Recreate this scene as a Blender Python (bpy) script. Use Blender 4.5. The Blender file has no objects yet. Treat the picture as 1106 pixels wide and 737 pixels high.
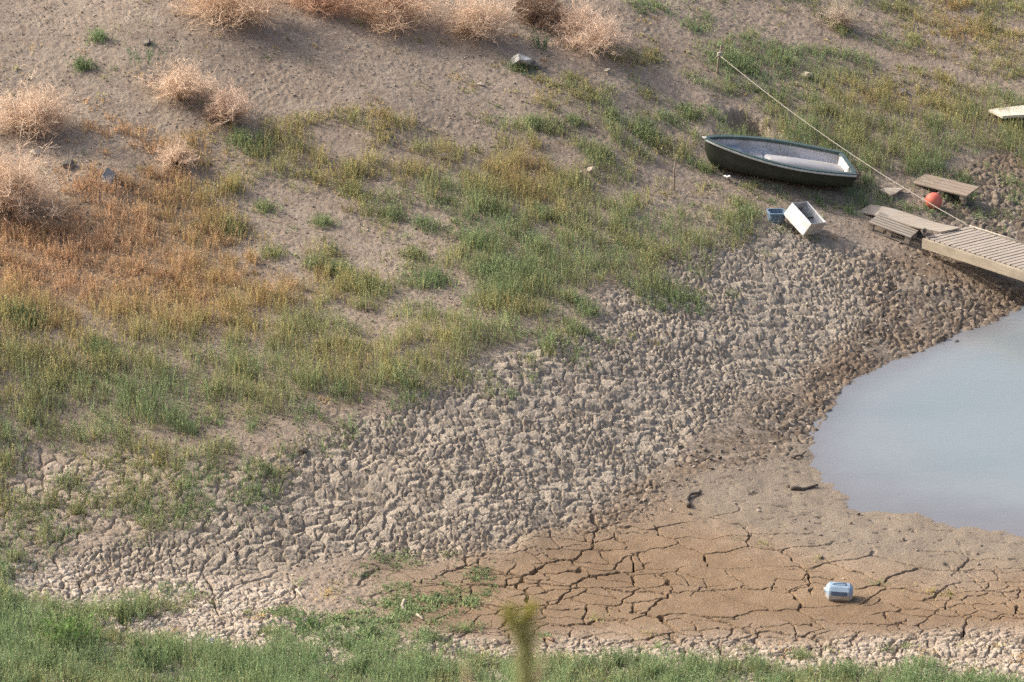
import bpy, bmesh, math, random
import numpy as np
from mathutils import Vector, Matrix, noise as mnoise

rng = np.random.default_rng(11)
random.seed(5)
scene = bpy.context.scene
COL = scene.collection

# ------------------------------------------------------------------ camera, sky, sun, exposure
PITCH = math.radians(19.4)
EYE = np.array([0.0, 0.0, 24.7])
FPX = 1106 * 150.0 / 36.0
cam_data = bpy.data.cameras.new("camera")
cam_data.lens = 150.0
cam_data.sensor_width = 36.0
cam_data.clip_start = 0.5
cam_data.clip_end = 6000.0
cam_data.dof.use_dof = True
cam_data.dof.focus_distance = 72.0
cam_data.dof.aperture_fstop = 5.0
camera = bpy.data.objects.new("camera", cam_data)
camera.location = EYE
camera.rotation_euler = (math.pi / 2 - PITCH, 0, 0)
COL.objects.link(camera)
scene.camera = camera

SUN_EL = math.radians(38.0)
SUN_BACK = math.radians(17.0)           # the sun stands to the left and a little beyond the scene
to_sun = Vector((-math.cos(SUN_BACK) * math.cos(SUN_EL), math.sin(SUN_BACK) * math.cos(SUN_EL), math.sin(SUN_EL)))
world = bpy.data.worlds.new("World")
scene.world = world
world.use_nodes = True
wn = world.node_tree
sky = wn.nodes.new("ShaderNodeTexSky")
sky.sky_type = 'NISHITA'
sky.sun_disc = False
sky.sun_elevation = SUN_EL
sky.sun_rotation = math.atan2(to_sun.x, to_sun.y)
sky.dust_density = 6.0
sky.ozone_density = 0.5
wn.nodes["Background"].inputs["Strength"].default_value = 0.15
wn.links.new(sky.outputs[0], wn.nodes["Background"].inputs["Color"])
sun_data = bpy.data.lights.new("sun", 'SUN')
sun_data.energy = 2.5
sun_data.angle = math.radians(0.7)
sun_data.color = (1.0, 0.935, 0.835)
sun = bpy.data.objects.new("sun", sun_data)
sun.rotation_euler = to_sun.to_track_quat('Z', 'Y').to_euler()
sun.location = (-30, 80, 40)
COL.objects.link(sun)
scene.cycles.use_denoising = False
scene.cycles.max_bounces = 5
scene.cycles.diffuse_bounces = 3
scene.cycles.transparent_max_bounces = 8
scene.cycles.sample_clamp_indirect = 4.0
scene.cycles.use_adaptive_sampling = False
scene.view_settings.view_transform = 'Standard'
scene.view_settings.look = 'None'
scene.view_settings.gamma = 1.0
scene.view_settings.use_curve_mapping = False
scene.view_settings.exposure = 0.82

# ------------------------------------------------------------------ numeric helpers
FWD = np.array([0, math.cos(PITCH), -math.sin(PITCH)])
UPV = np.array([0, math.sin(PITCH), math.cos(PITCH)])
RGT = np.array([1.0, 0, 0])

def at_z(px, py, z):
    """world point at height z seen in the photograph's direction (px, py)"""
    d = FWD + (px - 553.0) / FPX * RGT - (py - 368.5) / FPX * UPV
    return EYE + d * ((z - EYE[2]) / d[2])

def layout_uv(X, Y, Z):
    dy, dz = Y, Z - EYE[2]
    dep = dy * FWD[1] + dz * FWD[2]
    return 553.0 + FPX * X / dep, 368.5 - FPX * (dy * UPV[1] + dz * UPV[2]) / dep

def _hash(ix, iy, seed):
    h = (ix.astype(np.int64) * 374761393 + iy.astype(np.int64) * 668265263 + seed * 1274126177) & 0xFFFFFFFF
    h = ((h ^ (h >> 13)) * 1103515245) & 0xFFFFFFFF
    h = ((h ^ (h >> 16)) * 2246822519) & 0xFFFFFFFF
    return ((h ^ (h >> 15)) & 0xFFFFFF) / float(0xFFFFFF)

def vnoise(x, y, seed=0):
    xf, yf = np.floor(x), np.floor(y)
    fx, fy = x - xf, y - yf
    ix, iy = xf.astype(np.int64), yf.astype(np.int64)
    sx, sy = fx * fx * (3 - 2 * fx), fy * fy * (3 - 2 * fy)
    a, b = _hash(ix, iy, seed), _hash(ix + 1, iy, seed)
    c, d = _hash(ix, iy + 1, seed), _hash(ix + 1, iy + 1, seed)
    return (a + (b - a) * sx) * (1 - sy) + (c + (d - c) * sx) * sy

def fbm(x, y, seed=0, octaves=4):
    s, a, t = 0.0, 1.0, 0.0
    for o in range(octaves):
        s = s + a * vnoise(x + 17.3 * o, y - 9.1 * o, seed + o)
        t += a
        a *= 0.5
        x, y = x * 2.03, y * 2.03
    return s / t

def voronoi(x, y, seed=0, jitter=0.9):
    """edge distance, cell random number, offset from the cell's seed"""
    xf, yf = np.floor(x), np.floor(y)
    best = np.full(x.shape, 1e9)
    bx, by, bid = np.zeros_like(x), np.zeros_like(x), np.zeros_like(x)
    pts = []
    for i in (-1, 0, 1):
        for j in (-1, 0, 1):
            cx, cy = xf + i, yf + j
            rx = _hash(cx, cy, seed)
            px = cx + 0.5 + (rx - 0.5) * jitter - x
            py = cy + 0.5 + (_hash(cx, cy, seed + 77) - 0.5) * jitter - y
            pts.append((px, py))
            d = px * px + py * py
            m = d < best
            best = np.where(m, d, best)
            bx, by, bid = np.where(m, px, bx), np.where(m, py, by), np.where(m, rx, bid)
    edge = np.full(x.shape, 1e9)
    for px, py in pts:
        dx, dy = px - bx, py - by
        l = np.sqrt(dx * dx + dy * dy)
        e = np.where(l > 1e-6, (0.5 * (px + bx) * dx + 0.5 * (py + by) * dy) / np.maximum(l, 1e-6), 1e9)
        edge = np.minimum(edge, e)
    return edge, bid, -bx, -by

def smooth(a, b, x):
    t = np.clip((x - a) / (b - a), 0, 1)
    return t * t * (3 - 2 * t)

# ------------------------------------------------------------------ relief: heights read off the photograph
CTRL = [(870,485,0),(905,420,0),(1000,375,0),(1106,335,0),(935,535,0),(1010,565,0),(1106,580,0),(1300,590,0.02),
 (1106,450,-.5),(1000,470,-.32),(1300,450,-1.0),(1300,350,-.5),(1500,450,-1.4),(1500,600,-.3),(1400,280,-.2),
 (780,545,.15),(700,600,.18),(900,630,.19),(1100,650,.2),(560,650,.24),(450,630,.27),(600,695,.24),(900,695,.26),
 (1100,705,.3),(300,680,.36),(1300,680,.3),
 (830,485,.13),(700,530,.2),(600,573,.24),(430,600,.3),(250,622,.36),(80,615,.5),
 (760,440,.5),(640,480,.65),(500,540,.65),(330,560,.62),
 (840,250,1.25),(760,300,1.25),(640,370,1.35),(520,410,1.4),(400,460,1.3),(250,530,1.0),(100,560,.85),(0,580,.8),
 (0,650,.75),(0,737,.9),(200,737,.6),(500,737,.4),(800,737,.38),(1106,737,.36),
 (870,245,1.15),(960,240,.85),(1030,215,.85),(1106,280,.3),(1000,310,.42),(1106,200,.75),(1000,160,1.3),
 (840,185,1.55),(760,180,1.75),(920,195,1.2),(1106,100,1.55),(950,80,2.0),(1106,20,2.2),(800,60,2.6),
 (800,0,3.1),(600,0,3.7),(600,100,2.95),(600,200,2.2),(600,290,1.65),(400,0,4.1),(400,100,3.3),(400,200,2.6),
 (400,320,1.9),(200,0,4.5),(200,100,3.7),(200,200,2.9),(200,320,2.2),(200,430,1.6),(0,0,4.8),(0,100,4.0),(0,200,3.2),
 (0,320,2.5),(0,430,1.8),(0,520,1.15),(-150,0,5.1),(-150,200,3.5),(-150,430,2.1),(-150,600,1.2),(1250,50,1.7),(1250,180,.7)]
cp = np.array([list(at_z(*c)[:2]) + [c[2]] for c in CTRL])

def _phi(r2):
    return np.where(r2 > 1e-9, 0.5 * r2 * np.log(np.maximum(r2, 1e-9)), 0.0)
_n = len(cp)
_xy = cp[:, :2] - np.array([0, 72.0])
_K = _phi(((_xy[:, None] - _xy[None]) ** 2).sum(-1)) + np.eye(_n) * 1.5
_P = np.c_[np.ones(_n), _xy]
_A = np.block([[_K, _P], [_P.T, np.zeros((3, 3))]])
_w = np.linalg.solve(_A, np.r_[cp[:, 2], 0, 0, 0])

GX, GY = np.linspace(-18, 18, 361), np.linspace(50, 108, 465)
gxx, gyy = np.meshgrid(GX, GY)
_q = np.c_[gxx.ravel(), gyy.ravel() - 72.0]
gz = np.zeros(len(_q))
for i in range(0, len(_q), 40000):
    q = _q[i:i + 40000]
    gz[i:i + 40000] = _phi(((q[:, None] - _xy[None]) ** 2).sum(-1)) @ _w[:_n] + _w[_n] + q @ _w[_n + 1:]
BASE = np.clip(gz.reshape(gxx.shape), -2.0, 6.0)

def samp(field, X, Y):
    fx = np.clip((X - GX[0]) / (GX[1] - GX[0]), 0, len(GX) - 1.001)
    fy = np.clip((Y - GY[0]) / (GY[1] - GY[0]), 0, len(GY) - 1.001)
    ix, iy = fx.astype(int), fy.astype(int)
    tx, ty = fx - ix, fy - iy
    return (field[iy, ix] * (1 - tx) + field[iy, ix + 1] * tx) * (1 - ty) + (field[iy + 1, ix] * (1 - tx) + field[iy + 1, ix + 1] * tx) * ty

def place(px, py, lift=0.0):
    """the point of the terrain under the photograph's (px, py)"""
    z = 1.0
    for _ in range(40):
        p = at_z(px, py, z)
        z = 0.5 * z + 0.5 * (float(samp(BASE, p[0:1], p[1:2])[0]) + lift)
    return Vector((p[0], p[1], z - lift))

# hollow dug into the bank behind the boat
pit = place(808, 138)
_pd = np.hypot((gxx - pit.x) / 0.40, (gyy - pit.y) / 0.55)
BASE = BASE - 0.55 * (1 - smooth(0.75, 1.0, _pd)) + 0.12 * np.exp(-((gxx - pit.x + 0.75) / 0.3) ** 2 - ((gyy - pit.y) / 0.8) ** 2)
for (px, py, r, h) in ((180, 30, 1.6, .22), (90, 175, 1.2, .16), (330, 60, 1.8, .2), (420, 120, 1.2, .16), (120, 205, .9, .14), (640, 120, 1.2, .12)):
    c = place(px, py)
    BASE = BASE + h * np.exp(-((gxx - c.x) ** 2 + ((gyy - c.y) * 0.8) ** 2) / r ** 2)

BASE = BASE + ((fbm(gxx * 1.1, gyy * 1.1, 141, 4) - .5) * .10 + (fbm(gxx * 3.3, gyy * 3.3, 145, 3) - .5) * .06) * np.exp(-(BASE / .22) ** 2)
# ------------------------------------------------------------------ zones of ground and of plant cover
gu, gv = layout_uv(gxx, gyy, BASE)
_wx = (fbm(gxx * 0.9, gyy * 0.9, 3) - 0.5)
_wy = (fbm(gxx * 0.9, gyy * 0.9, 4) - 0.5)
wu, wv = gu + _wx * 70, gv + _wy * 30

def zone(poly, soft=16, u=None, v=None, ysc=2.0):
    u = wu if u is None else u
    v = (wv if v is None else v) * ysc
    P = [(a, b * ysc) for a, b in poly]
    d = np.full(u.shape, 1e9)
    inside = np.zeros(u.shape, bool)
    for (x0, y0), (x1, y1) in zip(P, P[1:] + P[:1]):
        ex, ey = x1 - x0, y1 - y0
        t = np.clip(((u - x0) * ex + (v - y0) * ey) / max(ex * ex + ey * ey, 1e-9), 0, 1)
        d = np.minimum(d, (u - x0 - t * ex) ** 2 + (v - y0 - t * ey) ** 2)
        c = (y0 > v) != (y1 > v)
        inside ^= c & (u < ex * (v - y0) / (ey if abs(ey) > 1e-9 else 1e-9) + x0)
    d = np.sqrt(d) * np.where(inside, 1, -1)
    return smooth(-soft, soft, d)

Z_CLOD = zone([(60,608),(110,597),(190,578),(255,535),(330,480),(420,440),(480,400),(560,375),(640,345),(690,305),(760,275),
    (810,245),(850,236),(905,258),(965,295),(970,340),(905,368),(860,405),(800,435),(745,470),(705,508),(650,543),(580,580),
    (500,600),(420,605),(330,615),(250,622),(150,625),(80,622)], 18)
Z_GRAV = zone([(925,285),(1000,262),(1106,305),(1300,300),(1300,345),(1106,340),(1000,380),(905,430),(875,480),(860,498),(790,512),(700,548),
    (640,575),(610,575),(700,510),(745,470),(860,405),(905,368),(950,335)], 26)
Z_BANK = zone([(1020,190),(1060,175),(1106,168),(1300,160),(1300,275),(1106,262),(1000,225),(990,212)], 14)
Z_GRAV = np.maximum(Z_GRAV, Z_BANK)
Z_MUD = zone([(470,612),(560,588),(660,562),(740,545),(800,575),(880,605),(1000,622),(1106,625),(1400,625),(1400,690),(1106,690),(650,692),(450,690),
    (450,690),(410,662),(440,628)], 60)
Z_DAMP = zone([(725,525),(790,510),(868,480),(900,470),(1100,430),(1400,420),(1400,640),(1106,625),(1000,620),(890,602),(820,580),(730,548)], 24)
Z_PALE = zone([(80,615),(250,625),(330,640),(300,660),(420,690),(650,690),(1106,686),(1400,686),(1400,800),(-100,800),(-100,600)], 18)
Z_FLAT = zone([(-200,492),(100,488),(250,500),(330,490),(260,530),(190,566),(60,600),(-200,600)], 22)
Z_PATH = zone([(812,20),(905,38),(972,55),(1005,66),(1071,84),(1108,94),(1130,106),(1060,97),(1000,78),(945,60),(880,48),(815,33)], 8, gu + _wx * 20, gv + _wy * 8)
Z_GRASSPALE = zone([(835,240),(905,258),(960,290),(935,300),(880,268)], 12)

_DG = """0 0 0 0 0 0 0 0 0 0 0 0 0 0 3 4 5 5 7 7 8 8
0 0 0 0 0 0 0 0 0 0 0 1 1 2 2 5 8 9 7 6 6 8
0 0 0 0 0 0 0 0 1 1 2 3 3 2 4 5 8 9 9 9 8 7
0 0 3 4 2 3 3 4 4 3 4 3 2 3 1 1 5 9 9 9 9 9
1 3 5 6 5 5 3 4 6 6 7 7 6 4 1 3 6 7 9 9 8 4
4 6 7 7 5 3 2 3 3 6 8 7 6 6 5 5 7 4 4 3 1 1
8 9 9 8 5 2 2 1 1 2 7 5 8 8 7 6 2 0 0 0 0 0
9 9 9 9 8 7 5 4 2 4 8 9 7 7 4 1 0 0 0 0 0 0
8 8 9 9 9 9 8 6 5 6 8 7 5 2 1 0 0 0 0 0 0 0
9 9 9 9 9 9 9 8 7 7 6 4 2 0 0 0 0 0 0 0 0 0
9 9 9 9 9 9 9 7 5 3 1 0 0 0 0 0 0 0 0 0 0 0
9 9 9 8 8 6 4 2 1 0 0 0 0 0 0 0 0 0 0 0 0 0
7 6 6 6 5 3 1 0 0 0 0 0 0 0 0 0 0 0 0 0 0 0
8 8 8 8 7 3 0 0 0 0 0 0 0 0 0 0 0 0 0 0 0 0
9 8 5 1 0 0 0 0 0 0 0 0 0 0 0 0 0 0 0 0 0 0
5 2 0 0 0 0 0 0 0 0 0 0 0 0 0 0 0 0 0 0 0 0
9 9 9 5 2 2 1 0 0 0 0 0 0 0 0 0 0 0 0 0 0 0
9 9 9 9 9 8 6 5 6 5 4 3 2 2 2 1 1 1 1 1 0 0
9 9 9 9 9 9 9 9 9 9 9 9 9 9 9 9 9 9 9 8 7 6"""
_HG = """5 5 5 5 5 5 5 5 5 5 5 5 5 7 8 8 8 7 7 5 4 6
5 5 5 5 5 5 5 5 5 6 6 7 6 6 6 8 8 8 8 7 5 5
4 4 4 4 4 4 4 4 4 4 4 4 5 8 8 8 7 6 5 5 6 7
0 0 0 1 3 5 5 6 6 6 7 7 6 7 7 8 6 7 7 8 8 8
1 0 0 1 3 4 5 5 5 6 5 3 5 6 7 8 8 8 8 8 8 8
0 0 0 1 3 5 6 6 7 8 7 5 5 6 7 6 7 8 8 8 8 8
0 0 0 0 2 4 6 7 7 7 8 7 7 7 7 7 7 7 7 7 7 7
1 0 1 1 2 2 5 6 7 8 8 8 7 7 7 7 7 7 7 7 7 7
5 4 4 4 4 4 6 7 7 7 7 7 8 8 8 8 8 8 8 8 8 8
6 6 6 6 6 6 7 7 7 7 7 7 7 7 7 7 7 7 7 7 7 7
7 7 7 7 7 7 7 7 7 7 7 7 7 7 7 7 7 7 7 7 7 7
7 7 8 8 8 8 8 8 8 8 8 8 8 8 8 8 8 8 8 8 8 8
7 7 7 7 7 7 7 7 7 7 7 7 7 7 7 7 7 7 7 7 7 7
7 7 7 7 8 8 8 8 8 8 8 8 8 8 8 8 8 8 8 8 8 8
8 8 8 8 8 8 8 8 8 8 8 8 8 8 8 8 8 8 8 8 8 8
9 9 9 9 9 9 9 9 9 9 9 9 9 9 9 9 9 9 9 9 9 9
9 9 9 9 9 9 9 9 9 9 9 9 9 9 9 9 9 9 9 9 9 9
9 9 8 8 9 9 9 9 9 9 9 9 9 9 9 9 9 9 9 9 9 9
8 7 7 8 8 9 9 9 9 8 8 9 9 9 9 9 9 9 9 9 9 9"""
DG = np.array([[float(c) for c in r.split()] for r in _DG.split("\n")])
HG = np.array([[float(c) for c in r.split()] for r in _HG.split("\n")])

def grid_at(G, u, v):
    fx = np.clip((u - 25) / 50.0, 0, 20.999)
    fy = np.clip((v - 20) / 40.0, 0, 17.999)
    ix, iy = fx.astype(int), fy.astype(int)
    tx, ty = fx - ix, fy - iy
    return (G[iy, ix] * (1 - tx) + G[iy, ix + 1] * tx) * (1 - ty) + (G[iy + 1, ix] * (1 - tx) + G[iy + 1, ix + 1] * tx) * ty

_front = gv > 610                                     # near the lower bank the border is a line, not a blur
COVER = grid_at(DG, gu + _wx * 36, gv + _wy * 22) / 9.0
HUE = grid_at(HG, gu + _wx * 60, gv + _wy * 30)
COVER *= (1 - Z_PATH)
_fg = zone([(-200,630),(0,640),(45,660),(110,682),(170,698),(260,700),(330,711),(420,712),(560,710),(700,714),(850,721),(1000,727),(1120,735),(1400,742),(1400,900),(-200,900)],
           6, gu + _wx * 30, gv + _wy * 10)
COVER = np.where(gv > 600, np.maximum(COVER * 0.5, _fg), COVER)
_alg = zone([(400,605),(480,598),(545,625),(530,655),(430,690),(330,692),(260,655),(330,640)], 20)
LITTER = smooth(0.35, 0.9, COVER) * (1 - smooth(2.0, 5.0, HUE))

# ------------------------------------------------------------------ the ground's fine relief
def micro(X, Y):
    clod, grav, mud, damp, pale, flat = (samp(f, X, Y) for f in (Z_CLOD, Z_GRAV, Z_MUD, Z_DAMP, Z_PALE, Z_FLAT))
    cover = samp(COVER, X, Y)
    H = np.zeros_like(X)
    cell = np.full(X.shape, 0.5)
    crack = np.zeros_like(X)
    soil = np.clip(1 - clod - grav - mud - damp, 0, 1)
    lump = fbm(X * 5, Y * 5, 21, 4)
    H += soil * ((fbm(X * 0.9, Y * 0.9, 31, 3) - 0.5) * 0.07 + (lump - 0.5) * 0.018 + (fbm(X * 14, Y * 14, 25, 3) - 0.5) * 0.034 * smooth(.38, .62, fbm(X * .8, Y * 1.3, 27, 3)) + (fbm(X * 1.2 + Y * .5, Y * 4.5, 28, 3) - .5) * .022 + (fbm(X * 20, Y * 20, 29, 2) - .5) * .022)
    H += damp * ((fbm(X * 3, Y * 3, 51, 4) - 0.5) * 0.03 - np.maximum(fbm(X * 5, Y * 9, 55, 3) - 0.68, 0) * 0.18)
    # big cracks of the mud flat
    m = np.where(mud + pale * 0.6 > 0.02)
    if len(m[0]):
        x, y = X[m], Y[m]
        qx = x + (fbm(x * 1.6, y * 1.6, 61) - 0.5) * 0.55 + (fbm(x * 7, y * 7, 63, 3) - 0.5) * 0.06
        qy = y + (fbm(x * 1.6, y * 1.6, 62) - 0.5) * 0.55 + (fbm(x * 7, y * 7, 64, 3) - 0.5) * 0.06
        e, i1, _, _ = voronoi(qx / 1.1, qy / 0.8, 5, 0.95)
        e = e * 0.9
        var = fbm(x * 0.8, y * 0.8, 66, 3)
        wd = 0.0085 + 0.022 * smooth(0.40, 0.66, var)
        c1 = (1 - smooth(wd * 0.5, wd, e)) * smooth(.22, .30, var)
        e2, i2, _, _ = voronoi(qx / 0.5 + 9, qy / 0.38, 8, 0.95)
        e2 = e2 * 0.42
        w2 = 0.013 * smooth(0.46, 0.6, fbm(x * 0.9 + 5, y * 0.9, 68, 3)) + 0.012 * pale[m]
        c2 = (1 - smooth(w2 * 0.4, np.maximum(w2, 1e-4), e2)) * (w2 > 0.003)
        e3, i3, ox, oy = voronoi(x / 0.13 + 3, y / 0.11, 9, 0.95)
        c3 = (1 - smooth(0.03, 0.12, e3)) * pale[m]
        lip = 0.006 * np.exp(-e / 0.07) * (1 - c1)
        zone_w = np.clip(mud[m] + pale[m] * 0.6, 0, 1)
        H[m] += zone_w * (-0.26 * c1 - 0.09 * c2 + lip + (fbm(x * 4, y * 4, 71, 4) - 0.5) * 0.016 + (i1 - 0.5) * 0.012) \
            + pale[m] * (-0.03 * c3 + (i3 - 0.5) * 0.03 + ox * (i3 - 0.4) * 0.04)
        crack[m] = np.maximum(crack[m], zone_w * np.maximum(c1, c2 * 0.6))
        cell[m] = i3 * pale[m] + 0.5 * (1 - pale[m])
    # cracked flat ground on the left
    m = np.where(flat > 0.02)
    if len(m[0]):
        x, y = X[m], Y[m]
        qx, qy = x + (fbm(x * 4, y * 4, 81, 3) - 0.5) * 0.25, y + (fbm(x * 4, y * 4, 82, 3) - 0.5) * 0.25
        e, i1, ox, oy = voronoi(qx / 0.24, qy / 0.2, 15, 0.9)
        c = 1 - smooth(0.03, 0.11, e)
        H[m] += flat[m] * (-0.05 * c + (i1 - 0.5) * 0.010 + ox * (i1 - 0.5) * 0.02 + 0.004 * smooth(0, .4, e))
        cell[m] = i1
    # clod field
    m = np.where(clod > 0.02)
    if len(m[0]):
        x, y, w = X[m], Y[m], clod[m]
        qx, qy = x + (fbm(x * 9, y * 9, 91, 3) - 0.5) * 0.06 + (fbm(x * 2, y * 2, 93, 2) - .5) * .2, y + (fbm(x * 9, y * 9, 92, 3) - 0.5) * 0.06
        big = samp(Z_RIDGE, x, y)
        e, i1, ox, oy = voronoi(qx / .118, qy / .095, 25, 0.95)
        eb, ib, oxb, oyb = voronoi(qx / .20, qy / .15, 26, 0.95)
        pl = fbm(x * .9, y * .9, 94, 3) + (ib - .5) * .25 > .53          # patches where the plates stayed larger
        e, i1, ox, oy = np.where(pl, eb * 1.5, e), np.where(pl, ib, i1), np.where(pl, oxb, ox), np.where(pl, oyb, oy)
        dome = smooth(0.03, 0.17, e)
        e5, i5, ox5, oy5 = voronoi(qx / .055 + 3, qy / .05, 27, .95)
        chip = smooth(.0, .22, e5) * (.35 + .65 * i5)
        r2 = (i1 * 7.13) % 1.0
        tilt = ox * (i1 - 0.5) * 0.16 + oy * (r2 - 0.5) * 0.16
        H[m] += w * (dome * (0.016 + 0.016 * r2 + 0.02 * big) + dome * (.016 + tilt * .8) - 0.066 + 0.016 * chip * dome + dome * .02 * (fbm(x * 3, y * 3, 99, 2) - .5) + (fbm(x * 22, y * 22, 95, 3) - 0.5) * 0.02
                     + (fbm(x * 1.3, y * 1.3, 97, 3) - 0.5) * 0.10)
        cell[m] = np.where(w > 0.4, i1, cell[m])
    # broken crumbs by the water and at the right-hand bank
    m = np.where(grav > 0.02)
    if len(m[0]):
        x, y, w = X[m], Y[m], grav[m]
        qx, qy = x + (fbm(x * 9, y * 9, 101, 3) - 0.5) * 0.07, y + (fbm(x * 9, y * 9, 102, 3) - 0.5) * 0.07
        e, i1, ox, oy = voronoi(qx / 0.13, qy / 0.12, 35, 0.95)
        r2 = (i1 * 5.77) % 1.0
        keep = smooth(0.35, 0.6, fbm(x * 1.1, y * 1.1, 105, 3) + 0.08)
        H[m] += w * (keep * (smooth(0.03, 0.22, e) * (0.015 + 0.05 * r2 * r2) + ox * (r2 - 0.5) * 0.1 - 0.025)
                     + (fbm(x * 14, y * 14, 106, 3) - 0.5) * 0.035)
        cell[m] = np.where(w > 0.5, i1, cell[m])
    # settle to a smooth bed under the water
    return H, cell, crack

Z_RIDGE = zone([(60,600),(120,580),(200,560),(300,545),(430,560),(500,595),(420,607),(330,617),(250,624),(80,624)], 20)

def hill(Y):
    return np.where(Y > 0, 23.0 - 0.424 * np.maximum(Y, 0), 23.0 + 0.02 * Y)

def height(X, Y, fine=True):
    b = samp(BASE, X, Y)
    far = np.maximum(np.abs(X) - 18, 0) + np.maximum(Y - 108, 0)
    b = b + np.where(far > 0, (fbm(X * 0.03, Y * 0.03, 120, 4) - 0.5) * np.minimum(far * 0.05, 9), 0) * (b > 0.3)
    b = b + np.maximum(Y - 150, 0) * 0.05
    if fine:
        h, cell, crack = micro(X, Y)
        under = smooth(-0.12, 0.02, b)
        b = b + h * under
    else:
        cell = crack = None
    k = 0.35
    hl = hill(Y) + (fbm(X * 0.8, Y * 0.8, 130, 3) - 0.5) * 0.3
    t = np.clip(0.5 + 0.5 * (hl - b) / k, 0, 1)
    b = b * (1 - t) + hl * t + k * t * (1 - t) * 0.5
    return (b, cell, crack) if fine else b

def ground_z(x, y):
    return float(height(np.array([x]), np.array([y]))[0][0])

# ------------------------------------------------------------------ mesh and material helpers
def np_mesh(name, V, faces, attrs=None, smooth_shade=True):
    """faces: list of (n, k) index arrays"""
    me = bpy.data.meshes.new(name)
    me.vertices.add(len(V))
    me.vertices.foreach_set("co", np.ascontiguousarray(V, dtype=np.float32).ravel())
    tot = sum(f.size for f in faces)
    npol = sum(len(f) for f in faces)
    me.loops.add(tot)
    me.polygons.add(npol)
    me.loops.foreach_set("vertex_index", np.concatenate([f.ravel() for f in faces]).astype(np.int32))
    starts, o = [], 0
    for f in faces:
        starts.append(o + np.arange(len(f)) * f.shape[1])
        o += f.size
    me.polygons.foreach_set("loop_start", np.concatenate(starts).astype(np.int32))
    me.polygons.foreach_set("use_smooth", np.full(npol, smooth_shade))
    for k, a in (attrs or {}).items():
        if a.ndim == 1:
            at = me.attributes.new(k, 'FLOAT', 'POINT')
            at.data.foreach_set("value", a.astype(np.float32))
        else:
            at = me.attributes.new(k, 'FLOAT_COLOR', 'POINT')
            at.data.foreach_set("color", np.c_[a, np.ones(len(a))].astype(np.float32).ravel() if a.shape[1] == 3 else a.astype(np.float32).ravel())
    me.update(calc_edges=True)
    return me

def link(name, me, material=None, parent=None):
    o = bpy.data.objects.new(name, me)
    COL.objects.link(o)
    if material is not None:
        if len(me.materials) == 0:
            me.materials.append(material)
    if parent is not None:
        o.parent = parent
    return o

def tag(o, label=None, cat=None, group=None, kind=None):
    if label: o["label"] = label
    if cat: o["category"] = cat
    if group: o["group"] = group
    if kind: o["kind"] = kind
    return o

def empty(name, loc, label, cat, group=None):
    o = bpy.data.objects.new(name, None)
    COL.objects.link(o)
    o.location = loc
    o.empty_display_size = 0.1
    return tag(o, label, cat, group)

class NT:
    """a small node-tree writer"""
    def __init__(self, name):
        self.m = bpy.data.materials.new(name)
        self.m.use_nodes = True
        self.t = self.m.node_tree
        self.b = self.t.nodes["Principled BSDF"]
        self.b.inputs["Roughness"].default_value = 0.85
        self.b.inputs["Specular IOR Level"].default_value = 0.25
    def n(self, kind, **kw):
        nd = self.t.nodes.new(kind)
        for k, v in kw.items():
            setattr(nd, k, v)
        return nd
    def l(self, a, b):
        self.t.links.new(a, b)
    def put(self, sock, v):
        if hasattr(v, "is_output"):
            self.l(v, sock)
        elif isinstance(v, (tuple, list)) and len(v) == 3 and sock.type == 'RGBA':
            sock.default_value = (*v, 1)
        else:
            sock.default_value = v
    def mix(self, f, a, b, blend='MIX'):
        nd = self.n("ShaderNodeMix", data_type='RGBA', blend_type=blend)
        self.put(nd.inputs[0], f); self.put(nd.inputs[6], a); self.put(nd.inputs[7], b)
        return nd.outputs[2]
    def math(self, op, a, b=0.0, clamp=False):
        nd = self.n("ShaderNodeMath", operation=op, use_clamp=clamp)
        self.put(nd.inputs[0], a); self.put(nd.inputs[1], b)
        return nd.outputs[0]
    def noise(self, scale, detail=4.0, rough=0.6, vec=None, dist=0.0):
        nd = self.n("ShaderNodeTexNoise")
        nd.inputs["Scale"].default_value = scale
        nd.inputs["Detail"].default_value = detail
        nd.inputs["Roughness"].default_value = rough
        nd.inputs["Distortion"].default_value = dist
        if vec is not None: self.l(vec, nd.inputs["Vector"])
        return nd.outputs["Fac"]
    def ramp(self, f, a, b, c0=(0, 0, 0), c1=(1, 1, 1)):
        nd = self.n("ShaderNodeValToRGB")
        nd.color_ramp.elements[0].position = a; nd.color_ramp.elements[0].color = (*c0, 1)
        nd.color_ramp.elements[1].position = b; nd.color_ramp.elements[1].color = (*c1, 1)
        self.l(f, nd.inputs[0])
        return nd.outputs[0]
    def attr(self, name):
        nd = self.n("ShaderNodeAttribute", attribute_name=name)
        return nd
    def pos(self):
        return self.n("ShaderNodeNewGeometry").outputs["Position"]
    def obj(self):
        return self.n("ShaderNodeTexCoord").outputs["Object"]
    def scaled(self, vec, s):
        nd = self.n("ShaderNodeMapping")
        nd.inputs["Scale"].default_value = s
        self.l(vec, nd.inputs["Vector"])
        return nd.outputs[0]
    def bump(self, h, strength, dist):
        nd = self.n("ShaderNodeBump")
        nd.inputs["Strength"].default_value = strength
        nd.inputs["Distance"].default_value = dist
        self.l(h, nd.inputs["Height"])
        self.l(nd.outputs[0], self.b.inputs["Normal"])
    def color(self, c):
        self.put(self.b.inputs["Base Color"], c)
        return self

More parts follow.
